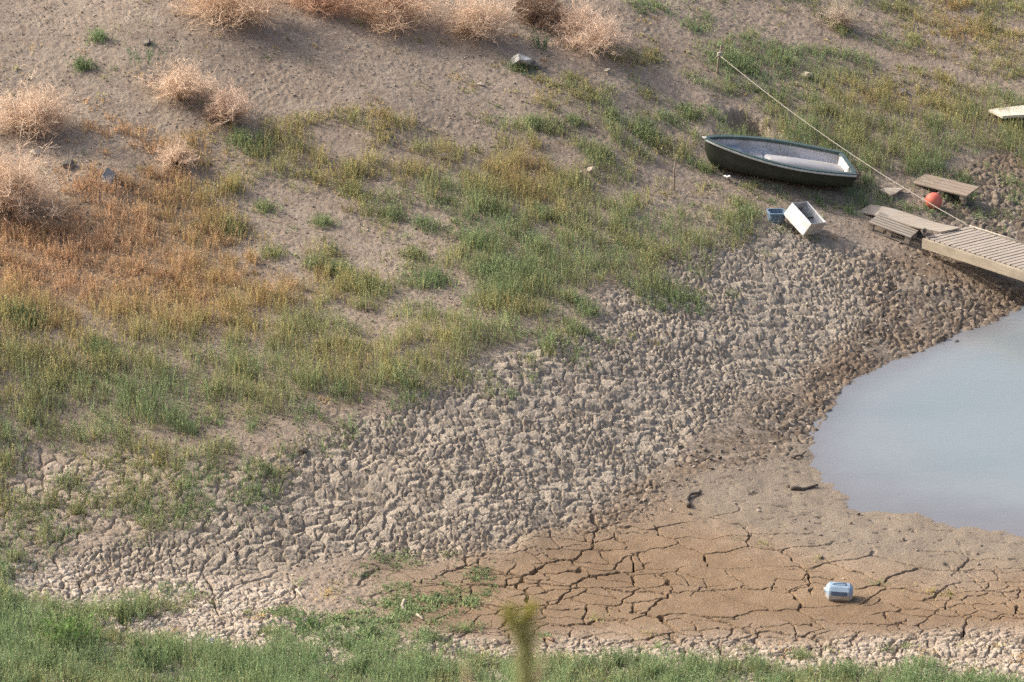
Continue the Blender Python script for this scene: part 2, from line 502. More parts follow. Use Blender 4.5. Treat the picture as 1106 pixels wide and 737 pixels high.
def mat_ground():
    t = NT("ground")
    p = t.pos()
    A, B = t.attr("zone_a"), t.attr("zone_b")
    sa, sb = t.n("ShaderNodeSeparateColor"), t.n("ShaderNodeSeparateColor")
    t.l(A.outputs["Color"], sa.inputs[0]); t.l(B.outputs["Color"], sb.inputs[0])
    clod, mud, damp, grav = sa.outputs[0], sa.outputs[1], sa.outputs[2], A.outputs["Alpha"]
    pale, litter, cell, flat = sb.outputs[0], sb.outputs[1], sb.outputs[2], B.outputs["Alpha"]
    big, mid, fine = t.noise(0.45, 5, .6, p), t.noise(3.0, 5, .65, p), t.noise(22, 4, .7, p)
    soil = t.mix(t.ramp(big, .35, .65), (.222, .172, .130), (.292, .232, .178))
    soil = t.mix(t.ramp(mid, .4, .72), soil, (.335, .274, .213))
    soil = t.mix(t.math('MULTIPLY', t.ramp(t.noise(7, 3, .6, p), .56, .7), .55), soil, (.185, .14, .105))
    c = t.mix(litter, soil, t.mix(mid, (.25, .17, .10), (.33, .24, .155)))
    c = t.mix(flat, c, t.mix(cell, (.31, .245, .185), (.42, .345, .27)))
    cl = t.mix(cell, (.24, .20, .156), (.395, .338, .268))
    cl = t.mix(t.math('MULTIPLY', t.ramp(mid, .5, .75), .5), cl, (.42, .36, .285))
    c = t.mix(clod, c, cl)
    gr = t.mix(cell, (.125, .098, .072), (.32, .265, .208))
    gr = t.mix(t.ramp(big, .42, .62), gr, (.21, .155, .108))
    c = t.mix(grav, c, gr)
    c = t.mix(damp, c, t.mix(mid, (.182, .145, .107), (.25, .204, .153)))
    m = t.mix(t.ramp(big, .36, .66), (.178, .120, .072), (.236, .166, .104))
    m = t.mix(t.math('MULTIPLY', t.ramp(mid, .5, .8), .6), m, (.28, .206, .145))
    c = t.mix(mud, c, m)
    c = t.mix(pale, c, t.mix(cell, (.34, .275, .21), (.50, .43, .35)))
    c = t.mix(t.math('MULTIPLY', t.ramp(fine, .35, .72), t.math('SUBTRACT', .55, t.math('MULTIPLY', t.math('ADD', mud, damp, True), .35))), c, t.mix(1.0, c, (.62, .6, .58), 'MULTIPLY'))
    t.color(c)
    rough = t.math('SUBTRACT', .95, t.math('MULTIPLY', damp, .25))
    t.l(rough, t.b.inputs["Roughness"])
    h = t.math('ADD', fine, t.math('MULTIPLY', t.noise(70, 2, .6, p), .5))
    t.bump(h, .9, .02)
    return t.m

def mat_leaf(name, trans=0.3):
    t = NT(name)
    a = t.attr("tint")
    t.color(a.outputs["Color"])
    t.b.inputs["Roughness"].default_value = 0.7
    tr = t.n("ShaderNodeBsdfTranslucent")
    t.l(a.outputs["Color"], tr.inputs["Color"])
    mx = t.n("ShaderNodeMixShader")
    mx.inputs[0].default_value = trans
    t.l(t.b.outputs[0], mx.inputs[1]); t.l(tr.outputs[0], mx.inputs[2])
    t.l(mx.outputs[0], t.t.nodes["Material Output"].inputs["Surface"])
    return t.m

def mat_noise(name, c0, c1, scale=6, rough=.8, bump=0.3, dist=.01, stretch=(1, 1, 1), c2=None, lo=.3, hi=.7):
    t = NT(name)
    v = t.scaled(t.obj(), stretch)
    n1 = t.noise(scale, 6, .65, v)
    c = t.mix(t.ramp(n1, lo, hi), c0, c1)
    if c2 is not None:
        c = t.mix(t.ramp(t.noise(scale * .37, 5, .6, v), .52, .66), c, c2)
    t.color(c)
    t.b.inputs["Roughness"].default_value = rough
    if bump: t.bump(t.noise(scale * 4, 4, .6, v), bump, dist)
    return t.m

M_GROUND = mat_ground()
M_LEAF = mat_leaf("grass_blades", .5)
M_TWIG = mat_leaf("dry_twigs", .6)
# ------------------------------------------------------------------ ground sheet
def ground_sheet():
    s_f = np.arange(-0.152, 0.1521, 0.000245)
    out = [0.152]
    st = 0.0006
    while out[-1] < 9.0:
        st *= 1.22
        out.append(out[-1] + st)
    out = np.array(out[1:])
    S = np.concatenate([-out[::-1], s_f, out])
    rows = [-120.0]
    y = -120.0
    while y < 900:
        if y < 40: d = min(6.0, max(0.6, (46 - y) * 0.12))
        elif y < 52.6: d = max(0.04, (53 - y) * 0.15)
        elif y < 62: d = 0.016
        elif y < 100: d = 0.021 + (y - 62) / 38 * 0.028
        else: d = 0.05 + (y - 100) * 0.13
        y += d
        rows.append(y)
    R = np.array(rows)
    W = np.maximum(R, 50.0)
    X = (S[None, :] * W[:, None])
    Y = np.repeat(R[:, None], len(S), 1)
    X, Y = X.ravel(), Y.ravel()
    Z = np.zeros_like(X); cell = np.zeros_like(X); crack = np.zeros_like(X)
    for i in range(0, len(X), 300000):
        sl = slice(i, i + 300000)
        Z[sl], cell[sl], crack[sl] = height(X[sl], Y[sl])
    nr, nc = len(R), len(S)
    idx = np.arange(nr * nc).reshape(nr, nc)
    F = np.stack([idx[:-1, :-1], idx[:-1, 1:], idx[1:, 1:], idx[1:, :-1]], -1).reshape(-1, 4)
    za = np.c_[samp(Z_CLOD, X, Y), samp(Z_MUD, X, Y), samp(Z_DAMP, X, Y), samp(Z_GRAV, X, Y)]
    zb = np.c_[samp(Z_PALE, X, Y) * (1 - samp(Z_MUD, X, Y)), samp(LITTER, X, Y), cell, samp(Z_FLAT, X, Y)]
    me = np_mesh("ground", np.c_[X, Y, Z], [F], {"zone_a": za, "zone_b": zb})
    print("ground verts", len(X))
    return tag(link("ground", me, M_GROUND), kind="structure")
ground_sheet()

# ------------------------------------------------------------------ the water
def water_sheet():
    xs = np.concatenate([np.arange(2, 20, .1), np.arange(20, 260, 4.0)])
    ys = np.arange(53.5, 100, .12)
    X, Y = np.meshgrid(xs, ys)
    d = -samp(BASE, X.ravel(), Y.ravel())
    n, m = X.shape
    idx = np.arange(n * m).reshape(n, m)
    F = np.stack([idx[:-1, :-1], idx[:-1, 1:], idx[1:, 1:], idx[1:, :-1]], -1).reshape(-1, 4)
    F = F[(d[F] > -0.3).any(1)]
    used = np.unique(F)
    remap = np.zeros(n * m, int); remap[used] = np.arange(len(used))
    V = np.c_[X.ravel(), Y.ravel(), np.zeros(n * m)][used]
    t = NT("water")
    dep = t.attr("depth").outputs["Fac"]
    f = t.ramp(dep, 0.0, .3)
    col = t.mix(f, (.205, .207, .222), (.19, .224, .238))
    col = t.mix(t.math('MULTIPLY', t.ramp(t.noise(.35, 4, .55, t.scaled(t.pos(), (.5, 1.6, 1))), .45, .7), .35), col, (.125, .165, .18))
    t.color(col)
    t.b.inputs["Roughness"].default_value = .12
    t.b.inputs["Specular IOR Level"].default_value = .5
    t.b.inputs["IOR"].default_value = 1.33
    w = t.noise(7, 3, .5, t.scaled(t.pos(), (.6, 1.5, 1)))
    t.bump(w, .22, .02)
    tr = t.n("ShaderNodeBsdfTransparent")
    tr.inputs["Color"].default_value = (.8, .78, .76, 1)
    mx = t.n("ShaderNodeMixShader")
    fac = t.math('ADD', .78, t.math('MULTIPLY', t.ramp(dep, .0, .16), .22), True)
    t.l(fac, mx.inputs[0]); t.l(tr.outputs[0], mx.inputs[1]); t.l(t.b.outputs[0], mx.inputs[2])
    t.l(mx.outputs[0], t.t.nodes["Material Output"].inputs["Surface"])
    me = np_mesh("water", V, [remap[F]], {"depth": d[used]})
    tag(link("water", me, t.m), kind="structure")
water_sheet()

# ------------------------------------------------------------------ plants in numpy
def blades(base, hgt, lean_az, lean, width, tint, leaflets=3, leaf_len=.035, seed=1, leaf_w=.22):
    """upright stems with short side leaves: vertices, faces, tint per vertex"""
    r = np.random.default_rng(seed)
    N = len(base)
    face_az = r.uniform(0, 2 * np.pi, N)
    wx, wy = np.cos(face_az) * width, np.sin(face_az) * width
    lx, ly = np.cos(lean_az) * lean, np.sin(lean_az) * lean
    V, C = [], []
    def at(t):
        return np.c_[base[:, 0] + lx * hgt * t ** 1.7, base[:, 1] + ly * hgt * t ** 1.7, base[:, 2] + hgt * t * (1 - .25 * lean * t)]
    for t, ws in ((0, 1.0), (.5, .8)):
        p = at(t)
        V += [p - np.c_[wx, wy, 0 * wx] * ws * .5, p + np.c_[wx, wy, 0 * wx] * ws * .5]
    V.append(at(1.0))
    V = np.stack(V, 1)
    b = np.arange(N)[:, None] * 5
    quads = b + np.array([[0, 1, 3, 2]])
    tris = b + np.array([[2, 3, 4]])
    Vs, F4, F3, Cs = [V.reshape(-1, 3)], [quads], [tris], [np.repeat(tint, 5, 0)]
    o = N * 5
    for k in range(leaflets):
        t = r.uniform(.15, 1.0, N)
        p = at(t)
        az = r.uniform(0, 2 * np.pi, N)
        L = leaf_len * r.uniform(.5, 1.3, N) * (1.2 - .6 * t)
        up = r.uniform(.5, 1.3, N)
        d = np.c_[np.cos(az), np.sin(az), up]
        d /= np.linalg.norm(d, axis=1)[:, None]
        sd = np.c_[-np.sin(az), np.cos(az), 0 * az] * (L * leaf_w)[:, None]
        q = np.stack([p, p + d * L[:, None] * .5 + sd, p + d * L[:, None], p + d * L[:, None] * .5 - sd], 1)
        Vs.append(q.reshape(-1, 3))
        F4.append(o + np.arange(N * 4).reshape(N, 4))
        Cs.append(np.repeat(np.clip(tint * r.uniform(.85, 1.25, (N, 1)), 0, 1), 4, 0))
        o += N * 4
    return np.concatenate(Vs), [np.concatenate(F4), np.concatenate(F3)], np.concatenate(Cs)

HUES = np.array([[.325, .208, .118], [.31, .203, .108], [.295, .203, .095], [.275, .20, .085], [.25, .205, .085], [.228, .205, .082],
                 [.205, .20, .08], [.172, .186, .084], [.146, .178, .084], [.126, .178, .078]])

def hue_rgb(h):
    h = np.clip(h, 0, 8.999)
    i = h.astype(int)
    f = (h - i)[:, None]
    return HUES[i] * (1 - f) + HUES[i + 1] * f

_b, _s = place(755, 178), place(906, 200)
BOAT_AZ = math.atan2(_s.y - _b.y, _s.x - _b.x)
BOAT_LEN = math.hypot(_s.y - _b.y, _s.x - _b.x)
_bm = (_b + _s) / 2
_w0, _w1 = place(998, 262), place(1106, 298)
_wa = math.atan2(_w1.y - _w0.y, _w1.x - _w0.x)
_p0, _p1 = place(939, 252), place(986, 266)
_pa = math.atan2(_p1.y - _p0.y, _p1.x - _p0.x)
_cr, _tb = place(868, 246), place(838, 238)
# ground that stands covered: under the boat, boardwalk, pallet, crate and tub nothing grows
FOOT = [(_bm.x, _bm.y, BOAT_LEN / 2 + .05, .52, BOAT_AZ),
        (_w0.x + 3.6 * math.cos(_wa) - .6 * math.sin(_wa), _w0.y + 3.6 * math.sin(_wa) + .6 * math.cos(_wa), 3.7, .75, _wa),
        ((_p0.x + _p1.x) / 2 - .42 * math.sin(_pa), (_p0.y + _p1.y) / 2 + .42 * math.cos(_pa), .75, .55, _pa),
        (_cr.x, _cr.y, .4, .35, 0), (_tb.x, _tb.y, .2, .17, 0)]
_soilf = np.clip(1 - Z_CLOD - Z_GRAV - Z_MUD - Z_DAMP, 0, 1)
def grass_cover():
    dens = 44.0
    A_y0, A_y1, k = 51.6, 103.0, 0.143
    n = int(dens * k * (A_y1 ** 2 - A_y0 ** 2))
    y = np.sqrt(rng.uniform(A_y0 ** 2, A_y1 ** 2, n))
    x = rng.uniform(-k, k, n) * y
    nz = 0.5 * fbm(x * 1.25, y * 1.0, 201, 3) + 0.5 * fbm(x * 3.2, y * 2.6, 205, 2)
    rank = np.empty(n); rank[np.argsort(nz)] = (np.arange(n) + .5) / n
    cov = samp(COVER, x, y)
    edge = cov * 1.05 - rank
    keep = (edge > rng.uniform(-.10, .10, n)) & (cov > .03)
    low = (samp(_alg, x, y) * .5 > rank) & ~keep
    wet = samp(BASE, x, y) < 0.06
    keep &= ~wet
    low &= ~wet
    stray = (rng.uniform(0, 1, n) < .035 * (samp(_soilf, x, y) + .3 * samp(Z_FLAT, x, y))) & ~keep & ~wet
    low |= stray
    keep |= low
    for (px_, py_, ex_, ey_, az_) in FOOT:
        ca, sa = math.cos(az_), math.sin(az_)
        dx_, dy_ = x - px_, y - py_
        keep &= ~((np.abs(dx_ * ca + dy_ * sa) < ex_) & (np.abs(-dx_ * sa + dy_ * ca) < ey_))
    stray = stray[keep]
    x, y, edge, low, cov = x[keep], y[keep], edge[keep], low[keep], cov[keep]
    u, v = layout_uv(x, y, samp(BASE, x, y))
    hmap = np.interp(v, [0, 110, 150, 300, 450, 560, 610, 660, 737], [.19, .24, .37, .37, .36, .22, .30, .38, .40])
    hmap = np.where((v > 640) & (u > 350), hmap * .75, hmap)
    hmap = np.where((v < 250) & (u > 700) & (v > 110), hmap * 1.1, hmap)
    hmap = np.where((v > 190) & (v < 235) & (u > 760), .22, hmap)
    hue = samp(HUE, x, y) + rng.normal(0, .8, len(x)) + (fbm(x * .7, y * .7, 221, 3) - .5) * 4.5
    hmap = hmap * np.clip(.5 + edge * 1.6, .4, 1.15) * np.where(hue < 2.5, .72, 1)
    hue = np.where(low & ~stray, 8.5, hue)
    hue = np.where(stray, rng.uniform(1.5, 9, len(x)), hue)
    hmap = np.where(low, rng.uniform(.05, .10, len(x)), hmap)
    spots = [(285,226,.14,8),(350,242,.14,8),(289,275,.17,7),(339,287,.18,7.5),(362,295,.16,8),(396,311,.16,8),(252,248,.25,7),(378,185,.2,6),
             (378,208,.15,6),(463,246,.2,8.6),(420,231,.2,7.5),(515,262,.28,8.5),(465,305,.25,8.5),(449,278,.18,7),(395,312,.16,8.4),(365,294,.2,7.5),
             (630,333,.25,8.5),(623,356,.16,7.8),(589,233,.2,7.5),(555,300,.5,8.2),(540,318,.4,8),(580,300,.3,7.8),(25,345,.3,9),(12,335,.2,9),
             (270,158,.4,8),(105,378,.2,9),(735,196,.0,8),(762,184,.2,8),(725,130,.2,8.4),(745,125,.25,8),(695,138,.25,8.4),(700,150,.2,8.4),
             (620,132,.12,8),(660,125,.1,8),(575,135,.18,8.5),(104,42,.12,9),(88,72,.14,8.6),(560,75,.14,8),(800,70,.3,8),(640,165,.25,8)]
    ex = []
    for (pu, pv, r, h) in spots:
        if r <= 0: continue
        c = place(pu, pv)
        m = int(10 + r * r * 160)
        a, d = rng.uniform(0, 2 * np.pi, m), r * np.sqrt(rng.uniform(0, 1, m))
        ex.append(np.c_[c.x + d * np.cos(a), c.y + d * np.sin(a), np.full(m, h) + rng.normal(0, .4, m), (.22 + r * .45) * (1 - .4 * d / r)])
    ex = np.concatenate(ex)
    x, y = np.r_[x, ex[:, 0]], np.r_[y, ex[:, 1]]
    hue, hmap = np.r_[hue, ex[:, 2]], np.r_[hmap, ex[:, 3]]
    per = np.clip(rng.normal(13, 5, len(x)), 4, 26).astype(int)
    vv = layout_uv(x, y, samp(BASE, x, y))[1]
    per = np.where(vv > 640, (per * 1.9).astype(int), per)
    T = np.repeat(np.arange(len(x)), per)
    N = len(T)
    a, d = rng.uniform(0, 2 * np.pi, N), np.abs(rng.normal(0, .13, N))
    bx, by = x[T] + d * np.cos(a), y[T] + d * np.sin(a)
    bz = np.zeros(N)
    for i in range(0, N, 300000):
        bz[i:i + 300000] = height(bx[i:i + 300000], by[i:i + 300000])[0]
    h = hmap[T] * rng.uniform(.4, 1.1, N) * np.clip(1.05 - 1.2 * d, .4, 1)
    tone = rng.normal(1, .18, len(x))
    tint = hue_rgb(hue[T] + rng.normal(0, .9, N)) * (tone[T] * rng.normal(1, .16, N))[:, None]
    tint = tint * np.where(by < 58, 1.85, 1.7)[:, None]
    tint = np.clip(tint * .9 + tint.mean(1, keepdims=True) * .10, .02, .8)
    cls = np.where(hue[T] < 2.8, 0, np.where(hue[T] < 6.3, 1, np.where(by < 58, 3, 2)))
    names = [("rusty_grass", "low rust orange dry grass on the left slope"), ("olive_grass", "yellowish olive grass stems in clumps across the slope"),
             ("green_grass", "green upright grass in tufts around the boat and slope"), ("bank_grass", "dense fresh green grass on the near bank")]
    for k, (nm, lb) in enumerate(names):
        s = cls == k
        V, F, C = blades(np.c_[bx, by, bz - .015][s], h[s], a[s] + rng.normal(0, .6, s.sum()), rng.uniform(.05, .38, s.sum()),
                         rng.uniform(.006, .011, s.sum()), tint[s], 4, .042, seed=300 + k)
        tag(link(nm, np_mesh(nm, V, F, {"tint": C}, False), M_LEAF), lb, "grass", kind="stuff")
    print("stems", N)
grass_cover()

# ------------------------------------------------------------------ loose clods and pebbles (uncountable ground cover)
def ico(sub):
    bm = bmesh.new()
    bmesh.ops.create_icosphere(bm, subdivisions=sub, radius=1.0)
    V = np.array([v.co[:] for v in bm.verts])
    F = np.array([[v.index for v in f.verts] for f in bm.faces])
    bm.free()
    return V, F

def lump_shape(sub, seed, rough=.35, flat=.62):
    V, F = ico(sub)
    off = Vector((seed * 3.1, seed * 1.7, seed * .9))
    k = np.array([1 + rough * (mnoise.noise(Vector(v) * 1.3 + off) + .5 * mnoise.noise(Vector(v) * 3 + off)) for v in V])
    V = V * k[:, None]
    # a few flat broken faces
    r = np.random.default_rng(seed)
    for _ in range(11):
        n = r.normal(size=3); n /= np.linalg.norm(n)
        dd = V @ n
        lim = r.uniform(.45, .75)
        V = V - np.outer(np.maximum(dd - lim, 0), n)
    V[:, 2] *= flat
    return V, F

def rot_z_xy(n, r, tilt=.5):
    az = r.uniform(0, 2 * np.pi, n); tx = r.normal(0, tilt, n); ty = r.normal(0, tilt, n)
    ca, sa, cx, sx, cy, sy = np.cos(az), np.sin(az), np.cos(tx), np.sin(tx), np.cos(ty), np.sin(ty)
    Rz = np.zeros((n, 3, 3)); Rz[:, 0, 0] = ca; Rz[:, 0, 1] = -sa; Rz[:, 1, 0] = sa; Rz[:, 1, 1] = ca; Rz[:, 2, 2] = 1
    Rx = np.zeros((n, 3, 3)); Rx[:, 0, 0] = 1; Rx[:, 1, 1] = cx; Rx[:, 1, 2] = -sx; Rx[:, 2, 1] = sx; Rx[:, 2, 2] = cx
    Ry = np.zeros((n, 3, 3)); Ry[:, 1, 1] = 1; Ry[:, 0, 0] = cy; Ry[:, 0, 2] = sy; Ry[:, 2, 0] = -sy; Ry[:, 2, 2] = cy
    return Rx @ Ry @ Rz

def scatter_lumps(name, label, cat, field, dens, size, cols, sub, sink, seed, power=1.0):
    r = np.random.default_rng(seed)
    k = .14
    n = int(dens * k * (102 ** 2 - 53 ** 2))
    y = np.sqrt(r.uniform(53 ** 2, 102 ** 2, n)); x = r.uniform(-k, k, n) * y
    w = samp(field, x, y)
    ok = (w * (.35 + .9 * fbm(x * 1.5, y * 1.5, seed, 3)) > r.uniform(0, 1, n)) & (samp(BASE, x, y) > .02)
    x, y = x[ok], y[ok]
    n = len(x)
    z = np.zeros(n)
    for i in range(0, n, 200000):
        z[i:i + 200000] = height(x[i:i + 200000], y[i:i + 200000])[0]
    s = size[0] + (size[1] - size[0]) * r.uniform(0, 1, n) ** 2.2
    S = s[:, None] * np.c_[r.uniform(.8, 1.25, n), r.uniform(.7, 1.05, n), r.uniform(.6, 1.0, n)]
    R = rot_z_xy(n, r, .45)
    shapes = [lump_shape(sub, seed + q) for q in range(6)]
    pick = r.integers(0, 6, n)
    VV, FF, CC, o = [], [], [], 0
    c0, c1 = np.array(cols[0]), np.array(cols[1])
    for q in range(6):
        m = pick == q
        V, F = shapes[q]
        P = np.einsum('nij,nvj->nvi', R[m], V[None] * S[m][:, None, :]) + np.c_[x, y, z + s * sink][m][:, None, :]
        VV.append(P.reshape(-1, 3))
        FF.append((F[None] + (np.arange(m.sum()) * len(V))[:, None, None]).reshape(-1, 3) + o)
        t = r.uniform(0, 1, m.sum())[:, None]
        CC.append(np.repeat(c0 * (1 - t) + c1 * t, len(V), 0))
        o += m.sum() * len(V)
    t = NT(name)
    p = t.pos()
    col = t.attr("tint").outputs["Color"]
    col = t.mix(t.math('MULTIPLY', t.noise(18, 4, .7, p), .5), col, t.mix(1.0, col, (.6, .57, .53), 'MULTIPLY'))
    t.color(col)
    t.b.inputs["Roughness"].default_value = .95
    t.bump(t.noise(45, 3, .65, p), .7, .012)
    tag(link(name, np_mesh(name, np.concatenate(VV), [np.concatenate(FF)], {"tint": np.concatenate(CC)}, False), t.m), label, cat, kind="stuff")
    print(name, n)

scatter_lumps("mud_clods", "pale grey crumbled mud clods covering the slope", "mud clods", Z_CLOD * .9, 26, (.010, .046), ((.26, .217, .168), (.43, .368, .295)), 2, .35, 401)
scatter_lumps("shore_crumbs", "small dark and pale crumbs of mud along the waterline", "mud crumbs", np.clip(Z_GRAV + .10 * Z_DAMP, 0, 1), 64, (.012, .06), ((.12, .098, .075), (.40, .345, .28)), 1, .3, 411)
_soilf = np.clip(1 - Z_CLOD - Z_GRAV - Z_MUD - Z_DAMP, 0, 1)
scatter_lumps("pebbles", "scattered small stones and soil crumbs on bare earth", "pebbles", _soilf, 90, (.006, .032), ((.17, .132, .098), (.43, .365, .295)), 1, .3, 421)
scatter_lumps("flaky_mud", "pale flaky mud pieces on the near strip", "mud flakes", np.clip(Z_PALE * (1 - Z_MUD) * (1 - _fg) + .1 * Z_FLAT, 0, 1) * smooth(60, 170, gu), 30, (.02, .075), ((.31, .255, .2), (.53, .455, .37)), 1, .15, 431)

# ------------------------------------------------------------------ dry shrubs
def shrub_mesh(R, H, tint0, tint1, n1=46, n2=11, n3=5, seed=1, stems=False, droop=.3):
    r = np.random.default_rng(seed)
    def strips(p0, p1, p2, w0, w1, tint):
        n = len(p0)
        d = p2 - p0
        az = r.uniform(0, 2 * np.pi, n)
        a = np.c_[np.cos(az), np.sin(az), r.normal(0, .4, n)]
        s = np.cross(d, a); s /= np.maximum(np.linalg.norm(s, axis=1), 1e-6)[:, None]
        V = np.stack([p0 - s * w0, p0 + s * w0, p1 - s * (w0 + w1) * .5, p1 + s * (w0 + w1) * .5, p2 - s * w1, p2 + s * w1], 1).reshape(-1, 3)
        b = np.arange(n)[:, None] * 6
        return V, np.concatenate([b + np.array([[0, 1, 3, 2]]), b + np.array([[2, 3, 5, 4]])]), np.repeat(tint, 6, 0)
    def tints(n):
        t = r.uniform(0, 1, (n, 1))
        return (np.array(tint0) * (1 - t) + np.array(tint1) * t) * r.normal(1, .14, (n, 1))
    out, o = [], 0
    az = r.uniform(0, 2 * np.pi, n1)
    el = np.arccos(r.uniform(.02, 1, n1) ** .9)
    L = r.uniform(.6, 1.15, n1) * (1 + .22 * np.sin(az * 2 + seed) + .12 * np.sin(az * 5 + 2 * seed))
    d = np.c_[np.cos(az) * np.sin(el) * R, np.sin(az) * np.sin(el) * R, np.cos(el) * H]
    b0 = np.c_[r.normal(0, .07 * R, n1), r.normal(0, .07 * R, n1), np.zeros(n1)]
    e1 = b0 + d * L[:, None] * .8
    m1 = (b0 + e1) * .5 + np.c_[r.normal(0, .05 * R, (n1, 2)), np.full(n1, .10 * H)]
    A = strips(b0, m1, e1, .0085, .004, tints(n1) * .9)
    if stems:
        return A
    def along(t, q0, q1, q2):
        t = t[:, None]
        return q0 * (1 - t) ** 2 + 2 * q1 * t * (1 - t) + q2 * t * t
    i = np.repeat(np.arange(n1), n2)
    s0 = along(r.uniform(.18, .98, len(i)), b0[i], m1[i], e1[i])
    dv = r.normal(0, 1, (len(i), 3)) * .8 + (d / np.linalg.norm(d, axis=1)[:, None])[i] + np.array([0, 0, .35])
    dv /= np.linalg.norm(dv, axis=1)[:, None]
    l2 = r.uniform(.18, .42, len(i))[:, None] * (R + H) * .5
    s2 = s0 + dv * l2 - np.array([0, 0, 1]) * l2 * droop * r.uniform(0, 1, (len(i), 1))
    s1 = (s0 + s2) * .5 + np.array([0, 0, .12]) * l2
    out.append(strips(s0, s1, s2, .0042, .0028, tints(len(i))))
    j = np.repeat(np.arange(len(i)), n3)
    t0 = along(r.uniform(.2, 1, len(j)), s0[j], s1[j], s2[j])
    dv3 = r.normal(0, 1, (len(j), 3)) + dv[j] * .8 + np.array([0, 0, .2])
    dv3 /= np.linalg.norm(dv3, axis=1)[:, None]
    l3 = r.uniform(.06, .2, len(j))[:, None] * (R + H) * .5
    t2 = t0 + dv3 * l3
    t1 = (t0 + t2) * .5 + r.normal(0, .12, (len(j), 3)) * l3
    out.append(strips(t0, t1, t2, .003, .0022, tints(len(j)) * 1.05))
    VV, FF, CC = [], [], []
    for V, F, C in out:
        V[:, 2] = np.maximum(V[:, 2], -.02)
        VV.append(V); FF.append(F + o); CC.append(C); o += len(V)
    return np.concatenate(VV), np.concatenate(FF), np.concatenate(CC)

TAN0, TAN1 = (.48, .365, .27), (.70, .57, .45)
def dry_shrub(px, py, R, H, label, seed, t0=TAN0, t1=TAN1, dens=1.0, name="dry_shrub", cat="dry shrub", group="dry tan shrubs on the upper slope"):
    p = place(px, py)
    p.z = float(height(np.array([p.x]), np.array([p.y]), False)[0])
    R, H = R * 1.18, H * 1.1
    root = empty(name, p, label, cat, group)
    V, F, C = shrub_mesh(R, H, tuple(1.12 * c for c in t0), tuple(1.12 * c for c in t1), int(50 * dens), 12, 5, seed)
    link("twigs", np_mesh("twigs", V, [F], {"tint": np.clip(C, .01, .9)}, False), M_TWIG, root)
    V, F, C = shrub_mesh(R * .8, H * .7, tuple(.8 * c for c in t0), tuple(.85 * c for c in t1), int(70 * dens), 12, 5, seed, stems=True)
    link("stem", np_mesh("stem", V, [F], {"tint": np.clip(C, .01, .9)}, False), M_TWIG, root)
    return root

dry_shrub(34, 140, .82, .88, "rounded tan dry shrub above the rocks at the left edge", 1, dens=1.7)
dry_shrub(8, 228, .95, 1.15, "largest pale tan dry shrub, spreading above the rust orange grass", 2, dens=1.9)
dry_shrub(195, 106, .68, .72, "low wide tan dry shrub below the green sprig", 3, dens=1.1)
dry_shrub(246, 131, .50, .70, "upright bristly tan dry shrub with reddish bare base", 4, (.48, .36, .275), (.68, .55, .44), dens=1.0)
dry_shrub(190, 178, .46, .42, "small tan dry shrub set among rust orange grass", 5, dens=.8)
dry_shrub(247, 18, 1.25, .85, "broad tan dry shrub cut by the top edge, leftmost of the upper row", 6, (.47, .345, .245), (.67, .53, .40), dens=1.9)
dry_shrub(348, 10, 1.05, .65, "low reddish dry shrub at the top edge, second from the left in its row", 7, (.40, .26, .18), (.55, .38, .27), dens=1.2)
dry_shrub(422, 25, 1.2, .88, "bushy dry shrub at the top edge, third from the left in its row", 8, (.48, .35, .245), (.68, .53, .40), dens=1.8)
dry_shrub(513, 37, .85, .88, "tall tan dry shrub beside the dark dead one", 9, dens=1.4)
dry_shrub(634, 48, .98, .68, "tan dry shrub to the right of the dark dead one, above the grey boulder", 10, (.48, .36, .275), (.68, .55, .44), dens=1.5)
dry_shrub(603, 30, .5, .4, "small tan dry shrub between the dark dead shrub and a larger tan one", 13, dens=.7)
dry_shrub(578, 22, .72, .5, "dark brown dead shrub with no tan twigs left", 11, (.13, .09, .065), (.26, .18, .13), dens=1.6)
dry_shrub(905, 27, .55, .42, "sparse pale grey dry shrub in the far green grass", 12, (.40, .33, .26), (.55, .47, .38), dens=.6)

# ------------------------------------------------------------------ leafy green plants one can tell apart
def sprig(name, px, py, label, cat, n, h, spread, seed, tint, leaflets=9, leaf=.045, leaf_w=.22, group=None):
    r = np.random.default_rng(seed)
    p = place(px, py)
    a = r.uniform(0, 2 * np.pi, n)
    d = np.abs(r.normal(0, .3, n)) * spread
    base = np.c_[d * np.cos(a), d * np.sin(a), np.full(n, -.02)]
    V, F, C = blades(base, h * r.uniform(.6, 1.1, n), a, r.uniform(.2, .8, n) * spread / max(h, .1), np.full(n, .008),
                     np.array(tint)[None] * r.normal(1, .15, (n, 1)), leaflets, leaf, seed, leaf_w)
    o = link(name, np_mesh(name, V, F, {"tint": np.clip(C, .01, .8)}, False), M_LEAF)
    o.location = (p.x, p.y, ground_z(p.x, p.y))
    return tag(o, label, cat, group)
sprig("green_sprig", 157, 68, "feathery green sprig forking above the low tan shrub", "plant", 16, .62, .85, 21, (.11, .19, .09), 16, .05)
sprig("spiky_plant", 630 * 0 + 632 * 0 + 633 * 0 + 634 * 0 + 586, 54, "spiky dark green plant between the dark dead shrub and the grey boulder", "plant", 34, .42, .30, 22, (.10, .15, .08), 6, .06)
sprig("leafy_weed", 72, 700, "broad leaved bright green weed in the near bank grass", "plant", 46, .62, .55, 23, (.13, .22, .06), 10, .085, .34)
sprig("leafy_weed", 157, 722, "dark green leafy weed standing right of the broad leaved one", "plant", 24, .55, .28, 24, (.07, .12, .05), 10, .06, .3)
sprig("leafy_weed", 330, 678, "low bright green weed at the edge of the cracked mud", "plant", 34, .2, .5, 25, (.12, .21, .075), 8, .05, .3)
sprig("leafy_weed", 402, 690, "low dull green weed on the pale mud strip above the grass", "plant", 34, .18, .55, 26, (.12, .18, .085), 8, .05, .3)

